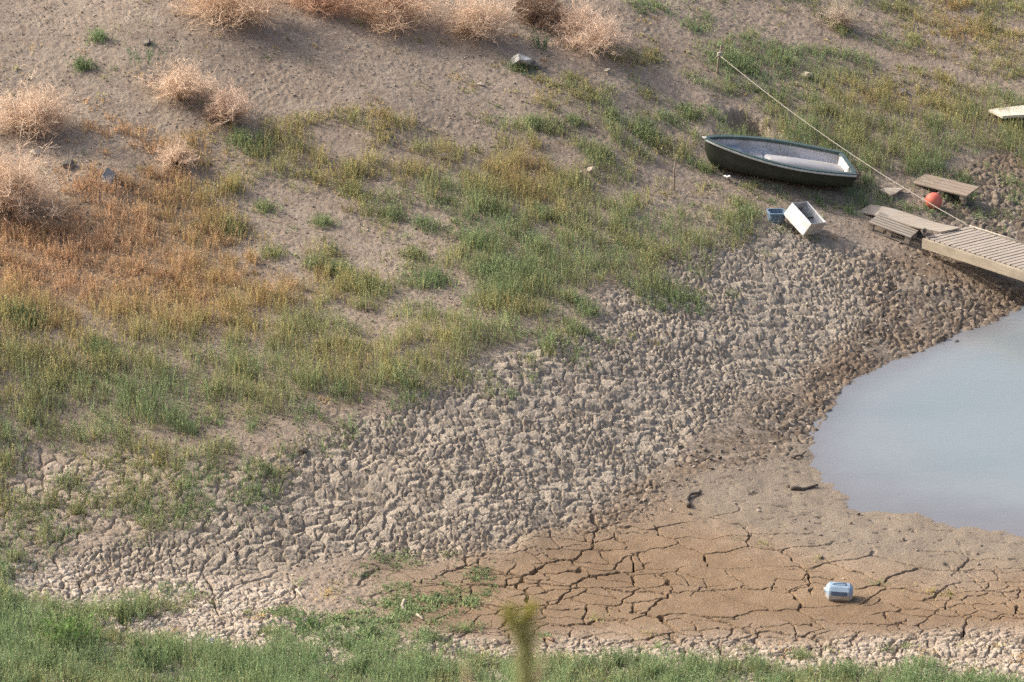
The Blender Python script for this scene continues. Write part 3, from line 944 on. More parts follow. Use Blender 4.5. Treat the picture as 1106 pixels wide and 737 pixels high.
# ------------------------------------------------------------------ rocks
def mat_rock(name, c0, c1, c2):
    return mat_noise(name, c0, c1, 5, .9, .6, .02, c2=c2)
M_GREYROCK = mat_rock("grey_rock", (.19, .185, .175), (.36, .35, .33), (.52, .51, .49))
M_TANROCK = mat_rock("tan_rock", (.30, .25, .19), (.45, .39, .32), (.22, .18, .14))
M_DARKROCK = mat_rock("dark_rock", (.10, .085, .07), (.21, .18, .15), (.27, .23, .19))
def rock(px, py, sx, sy, sz, label, m, seed, rz=0.0, sink=.3, name="rock", group=None):
    V, F = lump_shape(4, seed, .28, 1.0)
    V = V * np.array([sx, sy, sz])
    k = np.array([mnoise.noise(Vector(v) * 9) for v in V])
    V = V * (1 + .04 * k)[:, None]
    me = np_mesh(name, V, [F], None, False)
    o = link(name, me, m)
    p = place(px, py)
    o.location = (p.x, p.y, ground_z(p.x, p.y) + sz * (1 - sink) * .6)
    o.rotation_euler = (0, 0, rz)
    return tag(o, label, "rock", group)
rock(561, 71, .34, .24, .19, "large grey boulder with white patches, below the spiky plant", M_GREYROCK, 31, .3)
rock(576, 72, .20, .16, .13, "darker grey rock leaning on the right end of the large boulder", M_DARKROCK, 32, .9)
rock(117, 197, .17, .15, .18, "pale grey rock in rust orange grass with a dark shadow beside it", M_GREYROCK, 33)
rock(75, 180, .12, .1, .11, "dark brown rock just left of the pale grey one in rust grass", M_DARKROCK, 34)
rock(37, 165, .13, .1, .07, "flat tan rock between the two tan shrubs at the left edge", M_TANROCK, 35)
rock(156, 47, .16, .11, .08, "dark flat rock behind the feathery green sprig", M_DARKROCK, 36)
rock(478, 172, .11, .09, .08, "pale tan rock alone in the olive grass left of the middle", M_TANROCK, 37)
rock(626, 190, .10, .09, .09, "tan stone, the left one of a close pair in olive grass", M_TANROCK, 38)
rock(637, 189, .12, .1, .12, "tan stone, the taller right one of a close pair in olive grass", M_TANROCK, 39)
rock(519, 92, .10, .07, .05, "small pale stone on bare soil down from the large boulder", M_TANROCK, 40)
rock(656, 79, .09, .07, .06, "small pale stone in the grass patch below the right-hand tan shrub", M_TANROCK, 41)
rock(872, 83, .12, .09, .09, "pale stone in green grass right of the rope stake", M_TANROCK, 42)
rock(973, 101, .14, .1, .08, "dark clod lying in the far olive grass", M_DARKROCK, 43)
rock(1033, 373, .09, .07, .09, "dark wet rock standing at the edge of the water", M_DARKROCK, 44)
rock(325, 487, .1, .08, .08, "dark lump at the upper edge of the clod field", M_DARKROCK, 45)

# ------------------------------------------------------------------ object mesh helpers
def bm_box(bm, cx, cy, cz, sx, sy, sz, rot=None, taper=None, bevel=0.0):
    g = bmesh.ops.create_cube(bm, size=1.0)
    vs = g["verts"]
    for v in vs:
        v.co = Vector((v.co.x * sx, v.co.y * sy, v.co.z * sz))
    if bevel > 0:
        es = list({e for v in vs for e in v.link_edges})
        r = bmesh.ops.bevel(bm, geom=es, offset=bevel, segments=2, affect='EDGES', clamp_overlap=True)
        vs = list({v for v in r["verts"]} | {v for v in vs if v.is_valid})
    for v in vs:
        c = v.co.copy()
        if rot is not None: c = rot @ c
        v.co = c + Vector((cx, cy, cz))
    return vs

def bm_tube(bm, pts, rad, seg=8, cap=True):
    pts = [Vector(p) for p in pts]
    if not hasattr(rad, "__len__"): rad = [rad] * len(pts)
    rings = []
    up = Vector((0.13, 0.21, 1)).normalized()
    for i, p in enumerate(pts):
        d = (pts[min(i + 1, len(pts) - 1)] - pts[max(i - 1, 0)]).normalized()
        a = d.cross(up)
        if a.length < 1e-3: a = d.cross(Vector((1, 0, 0)))
        a.normalize(); b = d.cross(a).normalized()
        rings.append([bm.verts.new(p + (a * math.cos(2 * math.pi * k / seg) + b * math.sin(2 * math.pi * k / seg)) * rad[i]) for k in range(seg)])
    for r0, r1 in zip(rings, rings[1:]):
        for k in range(seg):
            bm.faces.new((r0[k], r0[(k + 1) % seg], r1[(k + 1) % seg], r1[k]))
    if cap:
        bm.faces.new(rings[0][::-1]); bm.faces.new(rings[-1])

def bm_loft(bm, rows, close=False):
    vr = [[bm.verts.new(p) for p in r] for r in rows]
    for a, b in zip(vr, vr[1:]):
        n = len(a)
        for k in range(n if close else n - 1):
            f = (a[k], a[(k + 1) % n], b[(k + 1) % n], b[k])
            if len(set(f)) == 4:
                bm.faces.new(f)
    return vr

def bm_obj(name, bm, m, parent=None, smooth_shade=False):
    bmesh.ops.remove_doubles(bm, verts=bm.verts[:], dist=1e-5)
    bmesh.ops.recalc_face_normals(bm, faces=bm.faces[:])
    me = bpy.data.meshes.new(name)
    bm.to_mesh(me)
    bm.free()
    me.polygons.foreach_set("use_smooth", [smooth_shade] * len(me.polygons))
    return link(name, me, m, parent)

# ------------------------------------------------------------------ the rowing boat
def mat_hull():
    t = NT("hull_paint")
    v = t.obj()
    n = t.noise(3, 6, .65, t.scaled(v, (.5, 1, 3)))
    c = t.mix(t.ramp(n, .35, .7), (.028, .036, .027), (.058, .058, .042))
    c = t.mix(t.ramp(t.noise(9, 5, .7, v), .58, .75), c, (.085, .072, .052))
    t.color(c)
    t.b.inputs["Roughness"].default_value = .5
    t.bump(t.noise(30, 4, .6, v), .15, .004)
    return t.m
M_HULL = mat_hull()
M_LINER = mat_noise("boat_liner", (.40, .40, .43), (.60, .585, .58), 3.2, .45, .12, .004, (.5, 1, 1), c2=(.33, .26, .205), lo=.3, hi=.62)
M_BENCH = mat_noise("boat_bench", (.27, .27, .285), (.40, .39, .385), 2.6, .45, .12, .004, (.4, 1, 1), c2=(.42, .35, .29), lo=.3, hi=.62)
M_SEAT = mat_noise("boat_seat", (.20, .23, .28), (.34, .37, .42), 4, .5, .12, .004)
M_GUNWALE = mat_noise("gunwale_paint", (.045, .075, .072), (.09, .125, .118), 5, .4, .1, .003)
M_RAIL = mat_noise("rub_rail", (.42, .45, .42), (.60, .62, .58), 8, .5, .1, .003)
M_WHITE = mat_noise("white_plastic", (.62, .61, .57), (.80, .79, .75), 6, .5, .15, .003, c2=(.5, .47, .40))

def boat():
    L = BOAT_LEN + .14
    def half(t):
        return 0.63 * (math.sin(min(t / .62, 1) * math.pi / 2) ** .72 if t < .62 else 1 - .20 * ((t - .62) / .38) ** 1.7)
    def sheer(t):
        return .385 + .11 * (1 - t) ** 2.2 + .03 * t
    def keel(t):
        return .30 * max(0, 1 - t / .10) ** 2.4 + .05 * max(0, (t - .7) / .3) ** 1.5
    NS, NP = 36, 13
    def rows(off, floor):
        out = []
        for i in range(NS + 1):
            t = (i / NS) ** 1.25
            b, zt, zk = max(half(t) - off, .004), sheer(t), keel(t) + floor
            r = []
            for k in range(-NP, NP + 1):
                q = k / NP
                a = abs(q)
                yy = b * math.copysign(min(1, (math.sin(min(a * 1.25, 1) * math.pi / 2)) ** .85) * (.80 + .20 * a), q)
                zz = zk + (zt - zk) * (a ** 2.6)
                x = L * t + (.07 * (1 - (zz / zt)) * max(0, 1 - t * 5))
                r.append((x, yy, zz))
            out.append(r)
        return out
    root = empty("rowing_boat", (0, 0, 0), "dark green rowing boat lying stranded on the grass by the rope", "boat")
    bm = bmesh.new()
    vr = bm_loft(bm, rows(0, 0))
    bm.faces.new(vr[-1])                                            # outer face of the transom
    bm_obj("hull", bm, M_HULL, root, True)
    bm = bmesh.new()
    R = rows(.035, .12)
    R = [[(x if i < NS else x - .04, y, z - .004) for (x, y, z) in r] for i, r in enumerate(R)]
    vr = bm_loft(bm, R)
    bm_obj("liner", bm, M_LINER, root, True)
    bm = bmesh.new()
    bm.faces.new([bm.verts.new((L - .045, y, z)) for (x, y, z) in R[-1]])
    bm_box(bm, L - .075, 0, .285, .045, .52, .30, bevel=.012)
    tr = bm_obj("transom_board", bm, M_WHITE, root)
    tr["label"] = "white inside of the transom"
    # gunwale: a flange that follows the sheer on both sides and across the stern
    def edge(off, dz):
        left = [(L * ((i / NS) ** 1.25), half((i / NS) ** 1.25) + off, sheer((i / NS) ** 1.25) + dz) for i in range(NS + 1)]
        return left
    for nm, o0, o1, z0, z1, m in (("gunwale", -.055, .03, -.035, .022, M_GUNWALE), ("rub_rail", .032, .05, -.03, .0, M_RAIL)):
        bm = bmesh.new()
        for s in (1, -1):
            rr = []
            for (xa, ya, za), (xb, yb, zb) in zip(edge(o0, 0), edge(o1, 0)):
                ya = max(ya, 0.0)
                rr.append([(xa, s * ya, za + z0), (xb - (.02 if xb < .02 else 0), s * yb, zb + z0), (xb - (.02 if xb < .02 else 0), s * yb, zb + z1), (xa, s * ya, za + z1)])
            v = bm_loft(bm, rr, True)
            bm.faces.new(v[0]); bm.faces.new(v[-1])
        if nm == "gunwale":
            bm_box(bm, L - .012, 0, sheer(1) - .004, .10, 2 * half(1) - .112, .054, bevel=.01)
        bm_obj(nm, bm, m, root)
    # bow seat, long rounded centre box, small step in front of it
    bm = bmesh.new()
    for t0, t1, h in ((.17, .285, .315),):
        rr = []
        for t in (t0, t0 + .01, t1 - .01, t1):
            b = half(t) - .055
            hh = h if t0 < t < t1 else h - .03
            rr.append([(L * t, -b * .86, .1), (L * t, -b * .94, hh), (L * t, b * .94, hh), (L * t, b * .86, .1)])
        v = bm_loft(bm, rr)
        bm.faces.new(v[0]); bm.faces.new(v[-1])
    bm_obj("bow_seat", bm, M_SEAT, root)
    bm = bmesh.new()
    rr = []
    for t, w, h in ((.44, .2, .14), (.445, .24, .30), (.46, .26, .325), (.6, .27, .335), (.9, .28, .335), (.955, .28, .325)):
        r = []
        for k in range(9):
            a = math.pi * k / 8
            r.append((L * t, -w * math.cos(a) if abs(math.cos(a)) < .95 else -w * math.copysign(1, math.cos(a)), .07 + (h - .07) * min(1, math.sin(a) * 1.25) if k not in (0, 8) else .06))
        rr.append(r)
    v = bm_loft(bm, rr)
    bm.faces.new(v[0])
    bm_obj("centre_bench", bm, M_BENCH, root, True)
    bm = bmesh.new()
    bm_box(bm, L * .385, .06, .19, .26, .5, .14, bevel=.015)
    bm_obj("step_box", bm, M_BENCH, root)
    bm = bmesh.new()
    pts = [(-.03 - .03 * math.sin(a), .035 * math.cos(a), sheer(0) + .0 + .02 * math.sin(a)) for a in np.linspace(0, math.pi, 9)]
    bm_tube(bm, pts, .012, 6)
    bm_box(bm, -.01, 0, sheer(0) + .004, .05, .06, .05, bevel=.01)
    bm_obj("bow_ring", bm, M_WHITE, root)
    bm = bmesh.new()
    for yy in (-.48, -.40):
        pts = [(L + .03 + .055 * math.sin(a), yy + .03 * math.cos(a), .42 + .05 * math.cos(a)) for a in np.linspace(0, math.pi, 9)]
        bm_tube(bm, pts, .013, 6)
    bm_box(bm, L + .045, -.44, .36, .06, .12, .14, bevel=.012)
    bm_obj("stern_bracket", bm, mat_noise("rusty_bracket", (.05, .045, .04), (.22, .16, .12), 9, .6, .3), root)
    # set it down: bow and stern read from the photograph, keeled over a little towards the near side
    b, s = place(755, 178), place(906, 200)
    d = (s - b); 
    b.z = float(samp(BASE, np.array([b.x]), np.array([b.y]))[0]); s.z = float(samp(BASE, np.array([s.x]), np.array([s.y]))[0])
    d = (s - b).normalized()
    side = Vector((0, 0, 1)).cross(d).normalized()
    up = d.cross(side)
    M = Matrix((d, side, up)).transposed().to_4x4()
    roll = Matrix.Rotation(math.radians(7), 4, 'X')
    print("boat length wanted", (s - b).length)
    root.matrix_world = Matrix.Translation(b + Vector((0, 0, .03))) @ M @ roll
    return root
boat()

# ------------------------------------------------------------------ timber
def mat_wood(name, c0, c1, c2, along=(1.2, 22, 22)):
    t = NT(name)
    v = t.obj()
    g = t.noise(1.6, 6, .65, t.scaled(v, along), .6)
    w = t.noise(2.3, 4, .6, v)
    c = t.mix(t.ramp(g, .3, .7), c0, c1)
    c = t.mix(t.ramp(w, .48, .72), c, c2)
    t.color(c)
    t.b.inputs["Roughness"].default_value = .85
    t.bump(g, .5, .006)
    return t.m
M_WOOD = mat_wood("weathered_wood", (.25, .212, .168), (.40, .345, .28), (.32, .29, .255))
M_WOOD_ACROSS = mat_wood("weathered_deck", (.26, .225, .185), (.40, .345, .29), (.31, .285, .255), (22, 1.2, 22))
M_BEAM = mat_wood("pale_beam", (.30, .255, .19), (.43, .375, .29), (.27, .23, .18))
M_BROWNWOOD = mat_wood("brown_wood", (.19, .15, .115), (.31, .25, .195), (.25, .21, .175))
M_DARKWOOD = mat_wood("dark_wood", (.13, .10, .075), (.24, .19, .14), (.18, .15, .12))  # darker wood for beams, stringers and posts below the boards

def frame_at(o, xdir):
    """matrix with X along xdir (kept as is), Y level to its left, Z up"""
    x = xdir.normalized()
    y = Vector((0, 0, 1)).cross(x).normalized()
    z = x.cross(y)
    return Matrix.Translation(o) @ Matrix((x, y, z)).transposed().to_4x4()

# boardwalk
def boardwalk():
    a = place(1000, 263)
    zt = a.z + .25
    P0 = Vector(at_z(998, 256.5, zt)); P1 = Vector(at_z(1106, 291.5, zt - .04)); Q0 = Vector(at_z(1046, 244.8, zt))
    x = (P1 - P0).normalized()
    y = Vector((0, 0, 1)).cross(x).normalized()
    W = min(max((Q0 - P0).dot(y), .9), 1.5)
    skew = (Q0 - P0).dot(x)
    print("walk width", W, "skew", skew, "len", (P1 - P0).length, "z", zt)
    root = empty("boardwalk", P0, "weathered boardwalk of close cross boards leading down to the water", "boardwalk")
    root.matrix_world = frame_at(P0, x)
    L, n = 7.4, 62
    bm = bmesh.new()
    pitch = L / n
    for k in range(n):
        cx = pitch * (k + .5)
        jit = random.uniform(-.012, .012)
        sh = skew * .95
        vs = bm_box(bm, 0, 0, 0, pitch - random.uniform(.018, .028), W - .02, .03, bevel=.004)
        rz = random.gauss(0, .004)
        for v in vs:
            v.co.x += sh * (v.co.y / W + .5) + cx + rz * v.co.y
            v.co.y += W / 2 + .01 + jit
            v.co.z += -.012 + random.gauss(0, .0008) + .002 * math.sin(k * 1.7)
    bm_obj("decking", bm, M_WOOD_ACROSS, root)
    for yy, nm in ((-.028, "side_beam"), (W + .028, "side_beam")):
        bm = bmesh.new()
        sh = 0 if yy < 0 else skew * .95
        for x0, x1 in ((0, 3.6), (3.606, L)):
            bm_box(bm, (x0 + x1) / 2 + sh, yy, -.105, x1 - x0, .05, .19, bevel=.006)
        bm_obj(nm, bm, M_BEAM, root)
    for cx in (.12, 1.9, 3.7, 5.5, 7.2):
        bm = bmesh.new()
        bm_box(bm, cx + skew * .45, W / 2, -.085, .07, W - .02, .10, bevel=.004)
        bm_obj("crossbeam", bm, M_DARKWOOD, root)
    for cx in (2.6, 4.6, 6.8):
        for yy in (.12, W - .12):
            bm = bmesh.new()
            bm_tube(bm, [(cx, yy, -1.6), (cx, yy, -.1)], .06, 10)
            bm_obj("post", bm, M_DARKWOOD, root)
    return root, W, skew
walk, WALK_W, WALK_SKEW = boardwalk()

# pallet under the boardwalk's landward end
def pallet():
    a, b = place(939, 252, 0), place(986, 266, 0)
    zt = (a.z + b.z) / 2 + .17
    P0 = Vector(at_z(938, 240, a.z + .17)); P1 = Vector(at_z(984, 256.5, b.z + .19))
    x = (P1 - P0).normalized()
    L = (P1 - P0).length
    print("pallet length", L)
    root = empty("pallet", P0, "weathered wooden pallet lying under the loose plywood sheet", "pallet")
    root.matrix_world = frame_at(P0, x)
    W = .82
    for k in range(7):
        bm = bmesh.new()
        bm_box(bm, L / 2 + random.uniform(-.01, .01), .05 + k * (W - .1) / 6, -.011, L, .088, .022, Matrix.Rotation(random.gauss(0, .008), 3, 'Z'), bevel=.003)
        bm_obj("top_slat", bm, M_WOOD, root)
    for xx in (.06, L / 2, L - .06):
        bm = bmesh.new()
        bm_box(bm, xx, W / 2, -.034, .09, W, .022, bevel=.003)
        bm_obj("stringer", bm, M_DARKWOOD, root)
        for yy in (.06, W / 2, W - .06):
            bm = bmesh.new()
            bm_box(bm, xx, yy, -.092, .1, .1, .092, bevel=.004)
            bm_obj("block", bm, M_WOOD, root)
    for yy in (.06, W / 2, W - .06):
        bm = bmesh.new()
        bm_box(bm, L / 2, yy, -.150, L, .09, .022, bevel=.003)
        bm_obj("bottom_slat", bm, M_WOOD, root)
pallet()

def warped_sheet(name, corners, thick, m, label, cat, sag=.03, nx=14, ny=4):
    """corners: near-left, near-right, far-right, far-left"""
    A, B, C, D = corners
    bm = bmesh.new()
    tops, bots = [], []
    for i in range(nx + 1):
        t = i / nx
        rt, rb = [], []
        for j in range(ny + 1):
            s = j / ny
            p = (A * (1 - t) + B * t) * (1 - s) + (D * (1 - t) + C * t) * s
            p = p + Vector((0, 0, sag * math.sin(t * 2 * math.pi) + .004 * mnoise.noise(p * 3)))
            rt.append(p); rb.append(p - Vector((0, 0, thick)))
        tops.append(rt); bots.append(rb)
    o = A.copy()
    ring = [[p - o for p in t + b[::-1]] for t, b in zip(tops, bots)]
    v = bm_loft(bm, ring, True)
    bm.faces.new(v[0]); bm.faces.new(v[-1])
    ob = bm_obj(name, bm, m)
    ob.location = o
    return tag(ob, label, cat)
zp = place(940, 250).z
zw = walk.matrix_world.translation.z
warped_sheet("plywood_sheet", [Vector(at_z(926, 229, zp + .10)), Vector(at_z(1016, 250.2, zw + .045)), Vector(at_z(1038, 246, zw + .045)), Vector(at_z(941, 220.8, zp + .21))],
             .022, M_WOOD, "warped tan plywood sheet bridging the pallet and the boardwalk", "plywood sheet", .025)

def bench_pallet():
    g = place(1020, 214)
    zt = g.z + .17
    P0 = Vector(at_z(992, 197.5, zt + .03)); P1 = Vector(at_z(1051, 212, zt - .02)); Q = Vector(at_z(992.3, 189.2, zt + .12))
    x = (P1 - P0).normalized(); L = (P1 - P0).length
    root = empty("slatted_platform", P0, "short slatted wooden platform propped behind the red buoy", "platform")
    M = frame_at(P0, x) @ Matrix.Rotation(math.radians(9), 4, 'X')
    M = Matrix.Translation((-.12, 0, 0)) @ M
    root.matrix_world = M
    W = .44
    print("platform", L)
    for k in range(4):
        bm = bmesh.new()
        bm_box(bm, L / 2 + random.uniform(-.012, .012), .06 + k * (W - .02) / 3.7, -.014, L, .108, .028, bevel=.004)
        bm_obj("slat", bm, M_BROWNWOOD, root)
    for xx in (.1, .62, L - .12):
        bm = bmesh.new()
        bm_box(bm, xx, W / 2, -.072, .09, W - .04, .088, bevel=.004)
        bm_obj("bearer", bm, M_DARKWOOD if xx < L - .2 else M_WOOD, root)
    for xx in (.35, .66, L - .12):
        bm = bmesh.new()
        bm_box(bm, xx, .1, -.17, .08, .08, .11, bevel=.004)
        bm_obj("leg", bm, M_WOOD, root)
bench_pallet()

def lone_board():
    a = place(1078, 124)
    z = a.z + .13
    c = [Vector(at_z(1083, 125.5, z)), Vector(at_z(1160, 121, z)), Vector(at_z(1150, 108.5, z)), Vector(at_z(1068, 118.5, z))]
    warped_sheet("pale_board", c, .05, mat_wood("bleached_board", (.48, .43, .35), (.64, .58, .49), (.42, .37, .30)), "bleached pale board lying on grass at the right edge", "board", .004)
lone_board()
def small_slab():
    c = place(960, 210)
    V, F = lump_shape(4, 77, .3, .22)
    o = link("flat_slab", np_mesh("flat_slab", V * np.array([.36, .24, .35]), [F], None, False), M_TANROCK)
    o.location = (c.x, c.y, ground_z(c.x, c.y) + .05)
    o.rotation_euler = (.12, .05, .2)
    tag(o, "flat tan slab at the grass edge between boat and platform", "slab")
small_slab()

# ------------------------------------------------------------------ buoy, rope, stakes
def buoy():
    c = place(1004, 226)
    r = .16
    root = empty("buoy", (c.x, c.y, ground_z(c.x, c.y) - .01), "faded red round buoy resting beside the rope", "buoy")
    bm = bmesh.new()
    bmesh.ops.create_uvsphere(bm, u_segments=36, v_segments=22, radius=r)
    for v in bm.verts:
        v.co.z = v.co.z * .95 + r * .93
        if v.co.z > r * 1.7: v.co.z += (v.co.z - r * 1.7) * .6
    bm_obj("ball", bm, mat_noise("buoy_vinyl", (.50, .115, .075), (.60, .17, .12), 4, .55, .15, .004, c2=(.62, .25, .19)), root, True)
    ey = bmesh.new()
    bm_tube(ey, [(.0, -.04, r * 1.88), (0, -.05, r * 2.05), (0, 0, r * 2.2), (0, .05, r * 2.05), (0, .04, r * 1.88)], .018, 8)
    e = bm_obj("eye", ey, M_DARKROCK, root, True)
    root.rotation_euler = (math.radians(-35), math.radians(40), 0)
    root.location.z += .05
buoy()

M_STAKE = mat_noise("weathered_stake", (.20, .155, .115), (.38, .31, .24), 14, .9, .4, .004, (6, 6, .6))
def stake(name, pb, pt, rad, label, cat="stake", extra=False):
    b = place(*pb)
    b.z = ground_z(b.x, b.y)
    h = (pb[1] - pt[1]) / FPX * (Vector(b) - Vector(EYE)).length / math.cos(PITCH)
    dx = (pt[0] - pb[0]) / FPX * (Vector(b) - Vector(EYE)).length
    root = empty(name, b, label, cat) if extra else None
    bm = bmesh.new()
    pts = [(dx * t + .008 * math.sin(t * 9), .01 * math.sin(t * 7 + 1), -.15 * (1 - t) * (t == 0) + h * t) for t in np.linspace(0, 1, 8)]
    bm_tube(bm, pts, [rad * (1.15 - .4 * t) for t in np.linspace(0, 1, 8)], 8)
    if not extra:
        o = bm_obj(name, bm, M_STAKE, None, True)
        o.location = b
        tag(o, label, cat)
    else:
        bm_obj("shaft", bm, M_STAKE, root, True)
    return b, h, dx, root
sb, sh, sdx, sroot = stake("rope_stake", (774, 80), (778.5, 51), .022, "thin stake holding the upper end of the long rope", "stake", True)
bm = bmesh.new()
bm_tube(bm, [(sdx * .55 - .07, .02, sh * .55), (sdx * .7, .03, sh * .66), (sdx * .7 + .09, .02, sh * .85)], [.014, .013, .008], 6)
bm_obj("side_twig", bm, M_STAKE, sroot, True)
stake("lone_stake", (727.5, 205), (729, 168), .017, "thin bare stake standing alone left of the boat")

M_ROPE = mat_noise("rope_fibre", (.34, .31, .25), (.52, .48, .40), 40, .9, .5, .004)
def rope():
    top = Vector(sb) + Vector((sdx * .62, -.02, sh * .66))
    end = walk.matrix_world @ Vector((WALK_SKEW * .95 + .05, WALK_W - .02, .03))
    pts = []
    mid_sag = .17
    for i in range(41):
        t = i / 40
        p = top.lerp(end, t) - Vector((0, 0, mid_sag * 4 * t * (1 - t)))
        pts.append(p)
    o = top.copy()
    root = empty("mooring_rope", o, "long pale rope stretched from the thin stake over the boat's stern to the boardwalk", "rope")
    bm = bmesh.new()
    bm_tube(bm, [p - o for p in pts], .0078, 8)
    bm_obj("line", bm, M_ROPE, root, True)
    bm = bmesh.new()
    for k in range(3):
        bm_tube(bm, [(.034 * math.cos(a) - .0, .034 * math.sin(a) + .02, -.02 + .025 * k + .004 * a) for a in np.linspace(0, 2 * math.pi, 13)], .014, 6)
    bm_obj("knot", bm, M_ROPE, root, True)
    bm = bmesh.new()
    e = end - o
    x = walk.matrix_world.to_3x3() @ Vector((1, 0, 0))
    bm_tube(bm, [e, e + x * .3 + Vector((0, .02, .0)), e + x * .7 + Vector((0, 0, .005)), e + x * 1.25 + Vector((0, .03, 0))], .014, 8)
    for k in range(3):
        bm_tube(bm, [e + x * (.03 + .03 * k) + Vector((0, .05 * math.cos(a), .05 * math.sin(a) - .05)) for a in np.linspace(0, 2 * math.pi, 11)], .014, 6)
    bm_obj("tail", bm, M_ROPE, root, True)
    # a dark lashing at the near corner of the boardwalk
rope()
def lashing():
    o = walk.matrix_world @ Vector((-.02, .06, .03))
    bm = bmesh.new()
    for k in range(5):
        c = Vector((random.uniform(-.06, .06), random.uniform(-.04, .04), random.uniform(.0, .05)))
        r = random.uniform(.04, .075)
        tl = Matrix.Rotation(random.uniform(0, 3), 3, 'Z') @ Matrix.Rotation(random.uniform(.2, 1.3), 3, 'X')
        bm_tube(bm, [c + tl @ Vector((r * math.cos(a), r * math.sin(a), .01 * a)) for a in np.linspace(0, 2 * math.pi, 12)], .012, 6)
    ob = bm_obj("rope_lashing", bm, M_DARKROCK, None, True)
    ob.location = o
    tag(ob, "dark tangled lashing on the boardwalk's near corner beside the pallet", "rope")
lashing()

# ------------------------------------------------------------------ white crate, blue tub, canister
CAM_M = Matrix((Vector(RGT), Vector(UPV), Vector(-FWD))).transposed()
def crate():
    a = Vector((.346, -.404, .227)); b = Vector((.365, .046, -.475)); c = Vector((-.154, -.21, -.139))
    a, b = CAM_M @ a, CAM_M @ b
    ax = a.normalized()
    bx = (b - ax * b.dot(ax)).normalized()
    cx = ax.cross(bx)                                              # the box's depth direction
    if cx.dot(CAM_M @ c) < 0: cx = -cx
    Lx, Wy, D, w = .56, .50, .29, .022
    g = place(866, 251)
    root = empty("foam_crate", (0, 0, 0), "open white foam crate tipped on its side edge with dark contents", "crate")
    R = Matrix((ax, bx, cx)).transposed().to_4x4()
    # local: x along, y across, z from rim to bottom; origin at the rim corner far left
    rim = Vector(at_z(855.5, 219, g.z + .52))
    root.matrix_world = Matrix.Translation(rim) @ R
    low = min((root.matrix_world @ Vector((x, y, z))).z for x in (0, Lx) for y in (0, Wy) for z in (0, D))
    lowest = min(((root.matrix_world @ Vector((x, y, z))) for x in (0, Lx) for y in (0, Wy) for z in (0, D)), key=lambda p: p.z)
    gz_ = float(samp(BASE, np.array([lowest.x]), np.array([lowest.y]))[0])
    # slide along the line of sight until the lowest corner just bites into the ground
    for _ in range(30):
        low = min(((root.matrix_world @ Vector((x, y, z))) for x in (0, Lx) for y in (0, Wy) for z in (0, D)), key=lambda p: p.z)
        gap = low.z - float(samp(BASE, np.array([low.x]), np.array([low.y]))[0]) + .03
        v = (Vector(root.matrix_world.translation) - Vector(EYE)).normalized()
        root.matrix_world = Matrix.Translation(v * (gap / .36) * .7) @ root.matrix_world
    def wall(nm, bounds, m):
        bm = bmesh.new()
        (x0, x1), (y0, y1), (z0, z1) = bounds
        bm_box(bm, (x0 + x1) / 2, (y0 + y1) / 2, (z0 + z1) / 2, x1 - x0, y1 - y0, z1 - z0, bevel=.005)
        bm_obj(nm, bm, m, root)
    mw = mat_noise("foam_white", (.66, .655, .63), (.80, .795, .77), 7, .7, .3, .004, c2=(.52, .50, .44), lo=.25, hi=.5)
    mi = mat_noise("foam_grey", (.34, .335, .34), (.55, .54, .545), 6, .8, .3, .004, c2=(.2, .17, .14))  # greyer foam with brown blotches for the far end and bottom
    wall("side_wall", ((0, Lx), (0, w), (0, D)), mw)
    wall("side_wall", ((0, Lx), (Wy - w, Wy), (0, D)), mw)
    wall("end_wall", ((0, w), (w + .001, Wy - w - .001), (0.002, D)), mi)
    e = wall("end_wall", ((Lx - w, Lx), (w + .001, Wy - w - .001), (0.002, D)), mat_noise("foam_shaded_end", (.42, .375, .32), (.55, .50, .44), 6, .8, .3, .004))  # near end's shade painted in as a grey-tan foam colour
    wall("bottom", ((.002, Lx - .002), (.002, Wy - .002), (D - w, D - .001)), mi)
    # what lies in it: dark soil and scraps
    V, F = lump_shape(4, 88, .35, .4)
    link("soil_fill", np_mesh("soil_fill", V * np.array([.24, .21, .16]) + np.array([Lx * .42, Wy * .52, D - .06]), [F], None, True), M_DARKROCK, root)
    bm = bmesh.new()
    for (x, y, rz) in ((.2, .2, .4), (.33, .3, -.5), (.26, .38, 1.2)):
        bm_box(bm, x, y, D - .13, .22, .035, .02, Matrix.Rotation(rz, 3, 'Z') @ Matrix.Rotation(.4, 3, 'Y'), bevel=.003)
    bm_obj("scrap", bm, M_HULL, root)
crate()

def tub():
    c = place(838, 238)
    root = empty("blue_tub", (c.x, c.y, ground_z(c.x, c.y)), "blue plastic tub sitting in grass beside the white crate", "tub")
    m = mat_noise("blue_plastic", (.10, .155, .215), (.17, .235, .30), 8, .5, .2, .003, c2=(.25, .28, .30))
    def ring(sx, sy, z, n=24):
        return [(sx * math.copysign(abs(math.cos(2 * math.pi * k / n)) ** .5, math.cos(2 * math.pi * k / n)), sy * math.copysign(abs(math.sin(2 * math.pi * k / n)) ** .5, math.sin(2 * math.pi * k / n)), z) for k in range(n)]
    bm = bmesh.new()
    v = bm_loft(bm, [ring(.14, .11, -.02), ring(.16, .125, .15), ring(.163, .127, .175)], True)
    bm.faces.new(v[0])
    v2 = bm_loft(bm, [ring(.153, .117, .175), ring(.148, .112, .12), ring(.13, .10, .04)], True)
    bm.faces.new(v2[-1])
    bm_obj("body", bm, m, root, False)
    bm = bmesh.new()
    bm_loft(bm, [ring(.164, .128, .157), ring(.178, .142, .157), ring(.178, .142, .182), ring(.154, .118, .182)], True)
    bm_obj("rim", bm, mat_noise("blue_rim", (.13, .20, .28), (.20, .29, .37), 8, .45, .2, .003), root)
    root.rotation_euler = (.08, .06, .3)
tub()

